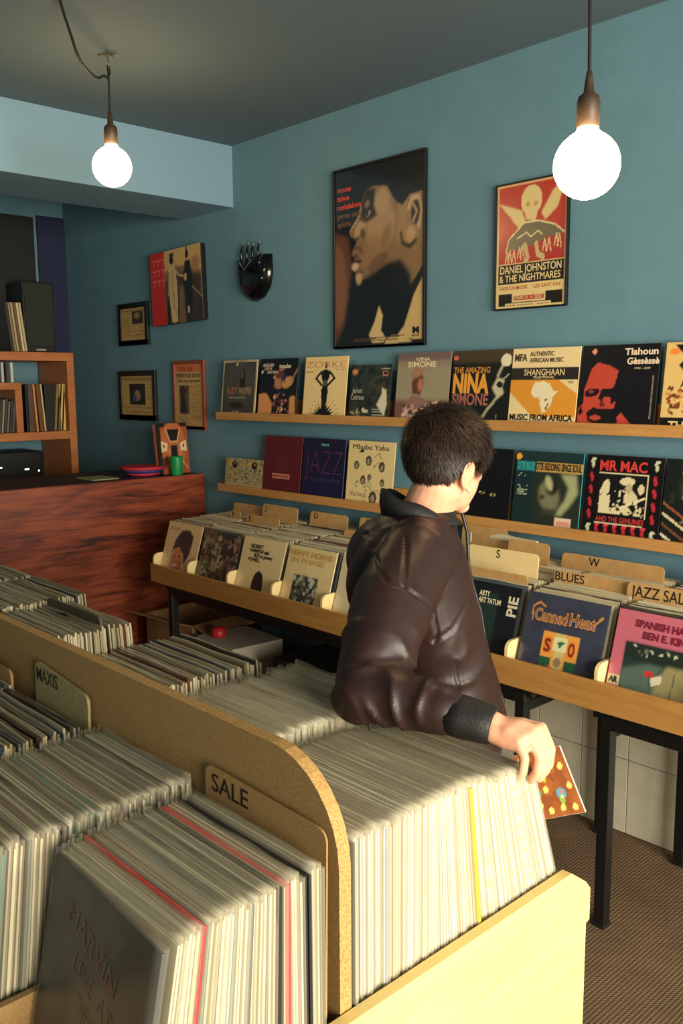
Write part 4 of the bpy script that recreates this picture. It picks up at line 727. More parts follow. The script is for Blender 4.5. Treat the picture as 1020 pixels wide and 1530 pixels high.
# ------------------------------------------------------------------ boxes under the tables
def carton(x, y, sx, sy, h, rz, m, label, open_=True):
    e = empty('cardboard_box', (x, y, 0), rz); tag(e, label, 'box')
    t_ = .004; mb = MB().box(-sx/2, sx/2, -sy/2, -sy/2+t_, 0, h).box(-sx/2, sx/2, sy/2-t_, sy/2, 0, h).box(-sx/2, -sx/2+t_, -sy/2+t_, sy/2-t_, 0, h).box(sx/2-t_, sx/2, -sy/2+t_, sy/2-t_, 0, h).box(-sx/2, sx/2, -sy/2, sy/2, 0, t_); mb.build('carton', m, e)
    for k, (cx, cy, w_, d_, ax, s_) in enumerate(((0, -sy/2, sx, .14, 'x', 1), (0, sy/2, sx, .14, 'x', -1), (-sx/2, 0, sy, .12, 'y', -1), (sx/2, 0, sy, .12, 'y', 1))):
        mb = MB()
        if ax == 'x': mb.box(-w_/2, w_/2, -d_ if s_ > 0 else 0, 0 if s_ > 0 else d_, -t_/2, t_/2, M=Matrix.Translation((cx, cy, h+.002)) @ Euler((R(18*s_) * -1 if open_ else 0, 0, 0)).to_matrix().to_4x4())
        else: mb.box(0 if s_ > 0 else -d_, d_ if s_ > 0 else 0, -w_/2, w_/2, -t_/2, t_/2, M=Matrix.Translation((cx, cy, h+.002)) @ Euler((0, R(14*s_), 0)).to_matrix().to_4x4())
        mb.build('flap', m, e)
    return e
carton(-4.07, 2.68, .40, .36, .47, R(5), M_box, 'open brown cardboard box on the floor behind the left table leg')
o = MB().box(-.17, .17, -.15, .15, 0, .45, bev=.003).build('white_box', M_boxw); o.location = (-3.58, 2.62, 0); o.rotation_euler = (0, 0, R(-4)); tag(o, 'white box on the floor under the left tray', 'box')
o = MB().lathe([(.036, 0), (.04, .008), (.036, .04), (.015, .052)], (0, 0, 0), 16).build('red_tub', M_red); o.location = (-3.66, 2.55, .451); tag(o, 'small red tub standing on the white box', 'tub')
for k_, (x_, w_, h_) in enumerate(((-2.98, .36, .46), (-2.58, .38, .42))):  # crates added to stand in for the deep shade under the left tray
    e = empty('storage_crate', (x_, 2.68, 0)); tag(e, ['black storage crate under the left tray, farther from the man', 'black storage crate under the left tray, right behind the man'][k_], 'crate', 'black crates under the left tray')
    MB().box(-w_/2, w_/2, -.17, .17, 0, h_-.05, bev=.006).build('tub', M_blackm, e); MB().box(-w_/2-.008, w_/2+.008, -.178, .178, h_-.049, h_, bev=.006).build('lid', M_blackm, e)
# ------------------------------------------------------------------ the big record bin
XE = -.87
bin_ = empty('record_bin', (-1.9, .7, 0)); tag(bin_, 'large wooden record bin in the foreground with pale yellow end board', 'record bin')
prof = [(.02, .02), (1.43, .02), (1.43, .684), (1.442, .686), (1.442, .752), (1.425, .772), (1.374, .809), (.02, .809)]
part(MB().prism(prof, 0, XE+.001, XE+.021), 'end_board', M_pine, bin_)
part(MB().box(-3.2, XE, 1.412, 1.43, .02, .755, bev=.002), 'side_board', M_pine, bin_)
part(MB().box(-3.2, XE, .02, .038, .02, .80, bev=.002), 'side_board', M_pine, bin_)
part(MB().box(-3.2, -3.18, .04, 1.41, .02, .80), 'end_board', M_mdf, bin_)
part(MB().box(-3.18, XE, .04, 1.41, .715, .729), 'bottom_board', M_mdf, bin_)
part(MB().box(-3.1, -1.0, .1, 1.35, 0, .02).box(-3.1, -1.0, .1, 1.35, .02, .10), 'plinth', M_blackm, bin_)
# dividing board with rounded corner
pr = [(-3.18, .73)]
pr += [(-3.18, 1.181), (-1.02, 1.181)]
for k in range(1, 9): t_ = math.pi/2*(1-k/8); pr.append((-1.02+.148*math.cos(t_)*1.0, 1.033+.148*math.sin(t_)))
pr += [(-.872, .73)]
part(MB().prism(pr, 1, .803, .826, mside=1), 'dividing_board', [M_mdf, M_mdfe], bin_)
for x in (-1.213, -1.575, -1.915, -2.235):
    for (a_, b_) in ((.04, .80), (.83, 1.41)):
        part(MB().box(x-.006, x+.006, a_, b_, .73, .825), 'partition_board', M_mdf, bin_)
part(MB().box(-3.17, -1.925, .83, 1.40, .785, .80), 'raised_board', M_mdf, bin_)

def cname(c):
    r_, g_, b_ = c
    if max(c) < 100: return 'dark'
    if r_ > 150 and g_ < 110: return 'reddish'
    if max(c)-min(c) < 34: return 'pale cream' if r_ > 195 else 'grey-beige'
    if b_ > r_+15 or g_ > r_+15: return 'bluish green'
    return 'cream' if r_ > 195 else ('beige' if r_ > 160 else 'brownish')
def where(y, cuts, names):
    for c, n in zip(cuts, names):
        if y < c: return n
    return names[-1]
# rows of sleeved records, individually built where they show largest
cnt = 0
RA = 'records in the nearest stack beyond the dividing board'; LA = 'plastic-sleeved record in the nearest stack between the tall dividing board and the man\'s hand'
q = random.Random(11)
special = {}
def tiltA(y): 
    return -(0 if y < 1.0 else (y-1.0)/.39*R(19)) 
y = .8345; i = 0; specA = {1: ((40, 36, 34), 'second dark sleeved record against the far side of the dividing board'), 0: ((36, 32, 30), 'black sleeved record right against the far side of the dividing board'), 13: ((96, 120, 150), 'blue-edged sleeved record near the dividing board'), 15: ((190, 150, 130), 'pinkish tan sleeved record beside the blue-edged one'), 16: ((196, 160, 138), 'second pinkish tan sleeved record, next to the first'), 17: ((188, 150, 128), 'third pinkish tan sleeved record, farthest of the three')}
placedY = False
while y < 1.392:
    col = pick(q, .05); lb = LA; gr = RA
    if i in specA: col, lb = specA[i]; gr = None
    elif not placedY and y > 1.137: col, lb = (238, 204, 40), 'bright yellow spine standing out in the pale stack'; gr = None; placedY = True
    elif y > 1.382: col, lb = (232, 226, 204), 'last white record under the fingertips at the end of the nearest stack'; gr = 'white records at the end of the nearest stack'
    elif q.random() < .7: col = q.choice([(226, 216, 188), (216, 206, 176), (230, 222, 198), (206, 190, 158)])
    if gr: wh = where(y, (.93, 1.03, 1.137, 1.25, 2), ('close to the dividing board', 'a little beyond the dividing board', 'just before the yellow spine', 'just past the yellow spine', 'beside the resting hand')); lb = cname(col)+' sleeved record in the nearest stack, '+wh; gr = 'nearest-stack '+cname(col)+' records '+wh
    o = record(-1.037+q.uniform(-.004, .003)+(0 if gr else .0045), y, .7305+q.uniform(0, .009)+(.012 if y < 1.2 else .004), tiltA(y), col, i, lb, gr, rz=R(q.uniform(-.3, .3)), thin=True)
    if placedY == 1 and col == (238, 204, 40): bpy.data.objects.remove(o.children[0]); o.scale = (1.018, 1.9, 1.0); y += .0035; o.location.y += .002
    y += .0056/math.cos(tiltA(y)) if y < 1.2 else .0060/math.cos(tiltA(y)); i += 1; cnt += 1
# front stack (SALE side)
y = .474; i = 0; RB = 'records in the front SALE stack'; LB_ = 'plastic-sleeved record in the front stack below the SALE card'
reds = {9: ((200, 46, 46), 'thin red-edged record near the dark front cover'), 10: ((60, 50, 44), 'dark brown record right after the thin red one'), 18: ((120, 150, 150), 'bluish grey record in the SALE stack'), 19: ((126, 156, 156), 'second bluish grey record in the SALE stack'), 24: ((70, 84, 80), 'dull green-grey record in the SALE stack'),
        34: ((28, 27, 27), 'black record just before the red ones in the SALE stack'), 35: ((34, 30, 30), 'second black record just before the red ones'), 37: ((214, 44, 44), 'bright red record near the SALE card'), 38: ((208, 60, 54), 'second bright red record near the SALE card'), 39: ((214, 120, 104), 'salmon record next to the bright red ones'), 43: ((30, 28, 28), 'black record in the SALE stack just before the card'), 44: ((26, 26, 28), 'second black record in the SALE stack just before the card'), 45: ((60, 60, 56), 'dark grey record nearest the SALE card')}
HALF = True
while y < .772:
    f = min(1, max(0, (y-.474)/.25)); tl = R(11)*(1-f)
    col = pick(q, .12); lb = LB_; gr = RB
    if i in reds: col, lb = reds[i]; gr = None
    if gr: wh = where(y, (.57, .67, 2), ('right behind the dark front cover', 'in the middle of the stack', 'close to the SALE card')); lb = cname(col)+' sleeved record in the SALE stack, '+wh; gr = 'SALE stack '+cname(col)+' records '+wh
    if i > 0: ob_ = record(-1.032+q.uniform(-.004, .003), y, .7305+q.uniform(0, .008), tl, col, i+3, lb, gr, rz=R(q.uniform(-.4, .4)), thin=True)
    if gr is None and (col[0] > 195 and col[1] < 80 or max(col) < 36): bpy.data.objects.remove(ob_.children[0]); ob_.scale = (1.016, 1.35, 1.012)
    y += .0062; i += 1; cnt += 1
# dark front cover
a = Art((24, 27, 28)); a.blobs((0, 0, 1, 1), 90, [(22, 25, 26), (30, 35, 34), (38, 40, 36), (18, 20, 22)], .04, .12, 81); a.ell(.55, .45, .25, .2, (80, 76, 66), blur=10, a=.5); a.text('MARVIN', .2, .78, .1, (96, 44, 42), .5, -.01, R(-14)); a.text('LIVE AT', .3, .6, .09, (90, 42, 42), .4, -.01, R(-14)); a.text('THE APOLLO', .36, .46, .08, (84, 42, 42), .42, -.01, R(-14)); 
o = sheet_lp('dark_cover_record', a, .314, .314, .005, M_print, (60, 60, 56), (-1.032, .461, .733), R(11), R(-3), 'dark cover with faint red lettering leaning at the front of the SALE stack', 'record'); o['label'] = 'dark cover with faint red lettering leaning at the front of the SALE stack'
c = bpy.data.objects.new('plastic_cover', plastic_mesh(3).copy()); c.data.materials.clear(); c.data.materials.append(M_plastic2); COL.objects.link(c); c.parent = o; c.location = (0, .002, -.001); c.scale = (1, 1.9, 1)
# second rank, SALE side
y = .345; i = 0; RC = 'records in the second stack on the SALE side'; LC = 'sleeved record in the stack behind the front SALE stack, beside the picture\'s left edge'
while y < .795:
    f = min(1, max(0, (y-.345)/.4)); tl = R(9)*(1-f)
    col = pick(q, .2)
    if q.random() < .34: col = q.choice([(30, 30, 32), (46, 50, 54), (36, 30, 28), (50, 120, 100), (150, 90, 90), (70, 76, 80), (24, 24, 24), (60, 52, 46)])
    record(-1.393+q.uniform(-.006, .006), y, .7305+q.uniform(0, .009), tl, col, i+5, cname(col)+' sleeved record in the second stack, '+where(y, (.5, .65, 9), ('at the left picture edge', 'behind the dark front cover', 'near the dividing board')), 'second SALE-side stack '+cname(col)+where(y, (.5, .65, 9), (' front', ' middle', ' rear')), thin=True, rz=R(q.uniform(-.5, .5)))
    y += .0066; i += 1; cnt += 1
# second rank, far side
y = .836; i = 0; RD = 'records in the second stack beyond the dividing board'; LD = 'sleeved record in the stack beyond the dividing board reaching under the man\'s elbow'
while y < 1.345 and cnt < 300:
    tl = -(0 if y < 1.0 else (y-1.0)/.39*R(8))
    col = pick(q, .04); wh = where(y, (1.0, 1.2, 9), ('close to the dividing board', 'in the middle of the row', 'near the man'))
    record(-1.393+q.uniform(-.006, .006), y, .7305+.018+q.uniform(0, .012), tl, col, i+2, cname(col)+' sleeved record in the second stack beyond the board, '+wh, 'second far-side stack '+cname(col)+' records '+wh, rz=R(q.uniform(-.5, .5)))
    y += .0074; i += 1; cnt += 1
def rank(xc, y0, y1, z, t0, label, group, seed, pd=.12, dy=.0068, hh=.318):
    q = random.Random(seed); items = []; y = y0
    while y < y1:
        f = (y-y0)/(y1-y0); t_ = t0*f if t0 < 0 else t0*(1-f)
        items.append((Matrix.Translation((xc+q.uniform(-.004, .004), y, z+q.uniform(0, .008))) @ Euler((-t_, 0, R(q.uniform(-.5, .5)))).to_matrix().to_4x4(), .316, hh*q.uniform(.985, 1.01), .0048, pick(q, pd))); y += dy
    o = attr_box_stack('record_stack', items, dim=.62); tag(o, label, 'records', group, 'stuff')  # dim puts the light falloff down the bin into the sleeve colours
G_ = 'farther stacks in the big record bin'
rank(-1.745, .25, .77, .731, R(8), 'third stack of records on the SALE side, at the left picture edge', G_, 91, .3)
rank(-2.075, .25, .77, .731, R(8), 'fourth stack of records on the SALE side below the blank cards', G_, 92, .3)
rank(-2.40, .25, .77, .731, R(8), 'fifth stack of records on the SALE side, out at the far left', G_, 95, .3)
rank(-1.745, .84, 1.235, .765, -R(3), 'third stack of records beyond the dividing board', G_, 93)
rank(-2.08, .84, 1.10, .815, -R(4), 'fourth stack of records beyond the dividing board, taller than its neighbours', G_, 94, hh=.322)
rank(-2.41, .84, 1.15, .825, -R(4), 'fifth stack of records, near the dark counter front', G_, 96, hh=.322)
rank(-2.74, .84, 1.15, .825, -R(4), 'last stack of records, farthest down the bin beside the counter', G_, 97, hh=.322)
# divider cards in the bin
tab_card(-1.185, -.885, .786, 1.10, 'SALE', -1.165, 'tan divider card lettered SALE against the dividing board', tilt=R(1), m=M_mdf, tz=-.040, size=.030, th=.003, twidth=.098, drop=.008)
tab_card(-1.83, -1.59, .784, 1.13, 'MAXIS', -1.82, 'grey-brown divider card lettered MAXIS in the third stack', tilt=R(1), m=M_cardg, tz=-.04, size=.03, drop=.02, twidth=.10, th=.006)
tab_card(-2.16, -1.93, .770, 1.085, '', 0, 'blank brown divider card left of the MAXIS card', tilt=R(1), m=M_mdf, th=.006)
tab_card(-2.16, -1.95, .74, 1.06, '', 0, 'lower blank brown divider card in front of the other blank one', tilt=R(2), m=M_mdf, th=.006)
tab_card(-2.22, -1.93, 1.0, 1.168, '', 0, 'dark divider card among the far records beyond the dividing board', tilt=0, m=mat('dark_card', (70, 60, 44), .7), th=.006)

# ------------------------------------------------------------------ the man
MC = Vector((-1.37, 1.60, 0)); AZ = R(40)
MF = Vector((math.sin(AZ), math.cos(AZ), 0)); MR = Vector((math.cos(AZ), -math.sin(AZ), 0))
def L(u, s, z): return MC+MF*u+MR*s+Vector((0, 0, z))
def rings(mb, rs, seg=24):
    """rs = list of (centre, axis_u, ru, axis_s, rs) elliptical rings, closed with caps"""
    vs = []
    for (c, au, ru, as_, rs_) in rs:
        for k in range(seg):
            a = 2*math.pi*k/seg; vs.append(c+au*(ru*math.cos(a))+as_*(rs_*math.sin(a)))
    n = len(rs); fs = [(i*seg+k, i*seg+(k+1) % seg, (i+1)*seg+(k+1) % seg, (i+1)*seg+k) for i in range(n-1) for k in range(seg)]
    fs += [tuple(range(seg))[::-1], tuple(range((n-1)*seg, n*seg))]; mb.add(vs, fs, 0, True)
def limb(mb, pts, rad, seg=16):
    """round-ended tapered limb: spheres at joints joined by tube"""
    P = [Vector(p) for p in pts]; mb.tube(P, rad, seg)
    for p, r in zip(P, rad): mb.ell(p, (r, r, r), su=seg, sv=8)
def remesh(mb, voxel, smooth_it=4, fac=.5):
    me = mb.mesh('tmp'); o = bpy.data.objects.new('tmp', me); COL.objects.link(o)
    m = o.modifiers.new('r', 'REMESH'); m.mode = 'VOXEL'; m.voxel_size = voxel; m.use_smooth_shade = True
    s = o.modifiers.new('s', 'SMOOTH'); s.factor = fac; s.iterations = smooth_it
    dg = bpy.context.evaluated_depsgraph_get(); me2 = bpy.data.meshes.new_from_object(o.evaluated_get(dg)); bpy.data.objects.remove(o); 
    me2.polygons.foreach_set('use_smooth', [True]*len(me2.polygons)); return me2
def verts_np(me):
    co = np.empty(len(me.vertices)*3, np.float32); me.vertices.foreach_get('co', co); no = np.empty(len(me.vertices)*3, np.float32); me.vertices.foreach_get('normal', no)
    return co.reshape(-1, 3).astype(float), no.reshape(-1, 3).astype(float)
def set_np(me, co): me.vertices.foreach_set('co', co.astype(np.float32).ravel()); me.update()

# key joints
SH_R = L(-.085, .165, 1.335); EL_R = Vector((-1.170, 1.160, 1.138)); WR_R = Vector((-.945, 1.252, 1.103))
SH_L = L(-.06, -.165, 1.335); EL_L = L(-.05, -.21, 1.05); WR_L = L(.04, -.19, .82)
# ---- head frame
FA = R(0); HF = Vector((math.sin(FA), math.cos(FA), 0)); HR = Vector((math.cos(FA), -math.sin(FA), 0)); HU = Vector((0, 0, 1))
tl = R(9); HF2 = HF*math.cos(tl)-HU*math.sin(tl); HU2 = HU*math.cos(tl)+HF*math.sin(tl)
HC = L(.012, 0, 1.535)
HM = Matrix((HR, HF2, HU2)).transposed()
def H(x, y, z): return HC+HM @ Vector((x, y, z))
body = MB()
body.ell(H(0, -.012, .028), (.074, .094, .083), HM, 28, 18)
body.ell(H(0, .03, -.03), (.062, .062, .082), HM, 24, 16)
body.ell(H(0, .028, -.075), (.050, .052, .038), HM); body.ell(H(0, .068, -.098), (.024, .020, .018), HM)
body.ell(H(0, .078, .022), (.05, .018, .014), HM)
body.ell(H(.030, .066, -.022), (.022, .022, .018), HM); body.ell(H(-.030, .066, -.022), (.022, .022, .018), HM)
limb(body, [H(0, .092, .008), H(0, .106, -.018), H(0, .112, -.030)], [.009, .011, .013], 12)
body.ell(H(.010, .100, -.034), (.008, .009, .007), HM); body.ell(H(-.010, .100, -.034), (.008, .009, .007), HM)
body.ell(H(0, .088, -.060), (.022, .010, .006), HM); body.ell(H(0, .086, -.070), (.019, .010, .007), HM)
for s_ in (-1, 1):   # ears
    body.ell(H(s_*.074, -.014, -.030), (.008, .019, .030), HM)
    pts = [H(s_*(.080+.006*math.sin(t_)), -.016-.020*math.cos(t_*1.0-.4), -.026+.031*math.sin(t_-.35)) for t_ in np.linspace(-.4, 3.5, 9)]
    limb(body, pts, [.0045]*9, 8); body.ell(H(s_*.077, -.002, -.058), (.006, .008, .009), HM)
# neck & trunk
limb(body, [L(-.055, 0, 1.36), L(-.035, 0, 1.42), H(0, -.02, -.06), H(0, -.015, -.02)], [.072, .060, .060, .060], 20)
limb(body, [L(-.06, -.12, 1.335), L(-.055, 0, 1.37), L(-.06, .12, 1.335)], [.035, .05, .035])
rings(body, [(L(.03, 0, .80), MF, .085, MR, .13), (L(.01, 0, .95), MF, .09, MR, .125), (L(-.04, 0, 1.12), MF, .10, MR, .13), (L(-.06, 0, 1.25), MF, .105, MR, .14), (L(-.06, 0, 1.35), MF, .06, MR, .10)])
for sh, el, wr in ((SH_R, EL_R, WR_R), (SH_L, EL_L, WR_L)): limb(body, [sh, el], [.040, .034]); limb(body, [el, wr], [.036, .029])
for s_ in (-1, 1):
    hp = L(.03, .075*s_, .82); kn = L(.05+.03*s_, .085*s_, .46); an = L(.0+.04*s_, .10*s_, .08)
    limb(body, [hp, kn], [.075, .05]); limb(body, [kn, an], [.05, .034]); limb(body, [an, an+MF*.12-Vector((0, 0, .045))], [.034, .024])
# hands ------------------------------------------------
def hand(mb, W, K, nail_list, fingers, thumb, palm_r):
    """W wrist, K list of four knuckles index..little, fingers = joint chains from each knuckle"""
    for k in K: limb(mb, [W+(k-W)*.12, W+(k-W)*.6, k], [palm_r, palm_r*.92, .0105], 12)
    for i in range(3): limb(mb, [W+(K[i]-W)*.5, (K[i]+K[i+1])*.5], [palm_r*.9, .0105], 10)
    for k, ch, r in zip(K, fingers, (.0104, .0108, .0104, .0096)):
        limb(mb, [k]+ch, [r+.0012]+[r, r*.93, r*.82][:len(ch)], 12)
    limb(mb, thumb, [.016, .0125, .011, .009], 12)
lat = Vector((-.10, .99, .02)).normalized()
Kc = Vector((-.876, 1.276, 1.106)); Kr = [Kc+lat*.033+Vector((-.001, 0, -.003)), Kc+lat*.010+Vector((.003, 0, .002)), Kc-lat*.011+Vector((.0, 0, -.001)), Kc-lat*.034+Vector((-.010, 0, -.008))]
fing = []
for i, k in enumerate(Kr):
    ln = (1.0, 1.08, 1.0, .8)[i]; sp_ = (.001, .001, .001, -.003)[i]
    p1 = k+Vector((.020, sp_, -.034))*ln; p2 = p1+Vector((-.003, sp_*.4, -.030))*ln; p3 = p2+Vector((-.012, 0, -.019))*ln
    fing.append([p1, p2, p3])
hand(body, WR_R, Kr, None, fing, [WR_R+Vector((.016, .022, -.006)), Vector((-.925, 1.318, 1.084)), Vector((-.912, 1.350, 1.060)), Vector((-.905, 1.362, 1.036))], .0205)
limb(body, [WR_R+Vector((.012, -.012, -.004)), WR_R.lerp(Kr[3], .6)+Vector((0, -.002, -.008)), Kr[3]+Vector((.002, 0, -.010))], [.020, .018, .0115], 12)
# left hand reaches behind the stack and holds the small orange sleeve
dl = (WR_L-EL_L).normalized(); latL = MF
Kl = [WR_L+dl*.085+latL*k_ for k_ in (.030, .010, -.010, -.029)]
fl = [[k+dl*.03-MR*.008, k+dl*.052-MR*.0, k+dl*.066+MR*.010] for k in Kl]
hand(body, WR_L, Kl, None, fl, [WR_L+latL*.02+dl*.02, WR_L+latL*.05+dl*.05, WR_L+latL*.058+dl*.075, WR_L+latL*.056+dl*.095], .0165)
bme = remesh(body, .0042, 3)
person = link('person', bme, M_skin); bme.transform(Matrix.Translation((-MC.x, -MC.y, 0))); person.location = (MC.x, MC.y, 0)
tag(person, 'person with short dark hair in a dark brown jacket, hand resting on the records', 'person')
PI_ = Matrix.Translation((-MC.x, -MC.y, 0))
def wear(me_or_mb, name, m):
    me = me_or_mb.mesh(name) if isinstance(me_or_mb, MB) else me_or_mb
    me.transform(PI_); return link(name, me, m, person)
eyes = MB()
for s_ in (-1, 1): eyes.ell(H(s_*.030, .071, .002), (.0105, .0105, .0105), HM, 14, 10)
wear(eyes, 'eyes', mat('eye_white', (225, 220, 210), .3))

# ---- jacket
jk = MB()
rings(jk, [(L(.045, 0, .86), MF, .120, MR, .150), (L(.030, 0, .93), MF, .128, MR, .155), (L(.010, 0, 1.0), MF, .130, MR, .158), (L(-.022, 0, 1.10), MF, .136, MR, .165), (L(-.052, 0, 1.19), MF, .142, MR, .178),
           (L(-.070, 0, 1.27), MF, .140, MR, .188), (L(-.074, 0, 1.335), MF, .126, MR, .185), (L(-.068, 0, 1.385), MF, .10, MR, .145), (L(-.058, 0, 1.425), MF, .078, MR, .088)], 40)
jk.ell(L(-.10, .0, 1.31), (.13, .13, .11)); jk.ell(L(-.13, .10, 1.27), (.095, .11, .13)); jk.ell(L(-.12, .08, 1.16), (.09, .11, .11))
limb(jk, [L(-.075, .11, 1.365), SH_R+Vector((0, 0, .0)), SH_R.lerp(EL_R, .35)-MF*.014, SH_R.lerp(EL_R, .72)-MF*.010, EL_R+Vector((-.012, -.002, -.012))], [.064, .084, .087, .078, .064], 24)
limb(jk, [EL_R+Vector((-.006, 0, -.008)), EL_R.lerp(WR_R, .35), EL_R.lerp(WR_R, .60), EL_R.lerp(WR_R, .74)], [.061, .056, .051, .038], 24)
limb(jk, [L(-.06, -.11, 1.365), SH_L, SH_L.lerp(EL_L, .5), EL_L], [.06, .072, .064, .056], 20)
limb(jk, [EL_L, EL_L.lerp(WR_L, .5), EL_L.lerp(WR_L, .93)], [.056, .047, .038], 20)
jme = remesh(jk, .0062, 7)
co, no = verts_np(jme)
def seg_d(co, a, b):
    a = np.array(a); b = np.array(b); ab = b-a; t = np.clip(((co-a) @ ab)/(ab @ ab), 0, 1); return np.linalg.norm(co-a-t[:, None]*ab, axis=1), t
def nz(p, s, o=0): return np.array([mnoise.noise(Vector((x*s+o, y*s, z*s))) for x, y, z in p])
disp = np.zeros(len(co))
# broad soft folds everywhere
disp += .0035*nz(co, 9)
# sleeve: diagonal folds across the upper arm toward the elbow, tight ones at the elbow crook and forearm
dU, tU = seg_d(co, SH_R, EL_R); dFo, tF = seg_d(co, EL_R, WR_R)
wU = np.exp(-np.maximum(dU-.085, 0)/.015)*(dU < dFo+.02); wF = np.exp(-np.maximum(dFo-.07, 0)/.012)
fold = lambda ph: (1-np.abs(np.sin(ph)))**1.3*.9-.36
n1 = nz(co, 6, 3.1); n2 = nz(co, 13, 9.4)
vd = np.array(EL_R-SH_R); vd = vd/np.linalg.norm(vd); uu = co @ np.array([MF.x, MF.y, 0]) 
phU = tU*.40*22+uu*20+n1*6.5
gU = np.clip(.55+1.6*nz(co, 8, 21.), 0, 1)
disp += wU*np.clip(tU*1.6-.25, 0, 1)*.012*fold(phU)*gU
fdir = np.array(WR_R-EL_R); fdir /= np.linalg.norm(fdir); zz = co[:, 2]
phF = tF*.27*34+zz*34+n1*7.0
gF = np.clip(.6+1.6*nz(co, 10, 5.), .1, 1)
disp += wF*(1-np.clip((tF-.46)/.14, 0, 1))*.0125*fold(phF)*gF
# trunk: drapes low on the back and front
wt_ = (1-np.clip(wU+wF, 0, 1)); phT = co[:, 2]*24+uu*18+n1*6.0
disp += wt_*np.clip((1.24-co[:, 2])/.12, 0, 1)*.0075*fold(phT)
# seams: armhole, shoulder panel, chest panel, side
def seam(pts, wd=.0042, dp=.0042, ridge=.0016):
    global disp
    d = np.full(len(co), 9.)
    for a_, b_ in zip(pts[:-1], pts[1:]): dd, _ = seg_d(co, a_, b_); d = np.minimum(d, dd)
    disp -= dp*np.exp(-(d/wd)**2)-ridge*np.exp(-((d-2.2*wd)/wd)**2)
tree_pts = co
def surf(p, dirv):   # snap a guide point on the jacket surface along the viewing side
    d = np.linalg.norm(co-np.array(p), axis=1); k = d.argmin(); return co[k]
from mathutils.bvhtree import BVHTree
bvh = BVHTree.FromPolygons([tuple(v) for v in co], [tuple(p.vertices) for p in jme.polygons])
def side(u_, z_):
    h_ = bvh.ray_cast(L(u_, .6, z_), -MR); return np.array(h_[0]) if h_[0] is not None else np.array(L(u_, .15, z_))
def dens(pts, n_=5):
    out = []
    for p_, q_ in zip(pts[:-1], pts[1:]):
        for k_ in range(n_): out.append((p_[0]+(q_[0]-p_[0])*k_/n_, p_[1]+(q_[1]-p_[1])*k_/n_))
    return out+[pts[-1]]
for path in (((-.111, 1.40), (-.129, 1.314)), ((-.19, 1.394), (-.165, 1.325), (-.126, 1.312), (-.08, 1.28), (-.045, 1.22), (-.035, 1.17), (-.05, 1.13)), ((.03, 1.33), (-.01, 1.29), (-.045, 1.25)), ((.04, 1.234), (.0, 1.18), (-.045, 1.155)), ((.01, 1.10), (.02, 1.0))): seam([side(*p_) for p_ in dens(path)], .0040, .0042, .0012)
co += no*disp[:, None]
# keep the sleeve off the record tops
zmin = 1.076; m_ = (co[:, 1] < 1.41) & (co[:, 2] < zmin+.012); co[m_, 2] = zmin+np.maximum(0, co[m_, 2]-zmin+.02)*.35
m2 = (co[:, 1] < 1.452) & (co[:, 2] < 1.06) ; co[m2, 1] = np.maximum(co[m2, 1], 1.452)
set_np(jme, co)
M_jacket = mat('dark_brown_softshell', (46, 28, 25), .44, noise=(40, (39, 23, 21), (1, 1, 1), 3), spec=.4)
jacket = wear(jme, 'jacket', M_jacket)
# cuff, collar, zip
M_rib = mat('black_ribbed_cuff', (20, 17, 18), .6, bump=.3, bscale=200)
cf = MB(); d_ = (WR_R-EL_R).normalized(); s1 = d_.cross(Vector((0, 0, 1))).normalized(); s2 = s1.cross(d_)
c0 = EL_R.lerp(WR_R, .66)+Vector((0, 0, .002))
vs = []; fs = []; sg = 28; prof = [(0, .036), (.002, .047), (.03, .0465), (.06, .0435), (.082, .0405), (.086, .037), (.083, .033), (.05, .031)]
for (t_, r_) in prof:
    for k in range(sg):
        a_ = 2*math.pi*k/sg; v = c0+d_*t_+(s1*math.cos(a_)*r_+s2*math.sin(a_)*r_*.82)*(1+.02*math.sin(a_*9+t_*60)); v.z = max(v.z, 1.074); vs.append(v)
for i in range(len(prof)-1):
    for k in range(sg): fs.append((i*sg+k, i*sg+(k+1) % sg, (i+1)*sg+(k+1) % sg, (i+1)*sg+k))
cf.add(vs, fs, 0, True); ob = wear(cf, 'cuff', M_rib); ob.parent = jacket
# stand-up collar, open at the throat
cl = MB(); vs = []; fs = []; nseg = 40; NC = H(0, -.02, -.10)
nrow = 6
for k in range(nseg+1):
    a_ = R(22)+(2*math.pi-R(44))*k/nseg     # 0 = front
    fx, sx = math.cos(a_), math.sin(a_); back = (1-math.cos(a_))/2
    base = L(-.045, 0, 1.392+.022*back); top = L(-.052-.012*back, 0, 1.408+.068*back+.004*math.sin(a_*5))
    r0u, r0s, r1u, r1s = .098, .092, .086-.006*back, .080
    for j, (f_, th_) in enumerate(((0, 0), (.5, .004), (1, 0), (1.02, -.004), (.5, -.007), (0, -.010))):
        c_ = base.lerp(top, f_); ru = r0u+(r1u-r0u)*f_+th_; rs_ = r0s+(r1s-r0s)*f_+th_
        vs.append(c_+MF*(fx*ru)+MR*(sx*rs_))
for k in range(nseg):
    for j in range(nrow): fs.append((k*nrow+j, (k+1)*nrow+j, (k+1)*nrow+(j+1) % nrow, k*nrow+(j+1) % nrow))
fs += [tuple(range(nrow)), tuple(nseg*nrow+j for j in range(nrow))[::-1]]
cl.add(vs, fs, 0, True); cme = cl.mesh('collar'); 
ob = wear(cme, 'collar', M_rib); ob.parent = jacket
zp = MB(); zpts = [L(.050, 0, 1.415), L(.062, .004, 1.37)]+[Vector(surf(L(.13, .006, z_), None))+MF*.001 for z_ in (1.30, 1.24, 1.18, 1.12, 1.06, 1.0, .94, .88)]
zp.tube(zpts, .004, 6); ob = wear(zp, 'zip', M_black); ob.parent = jacket
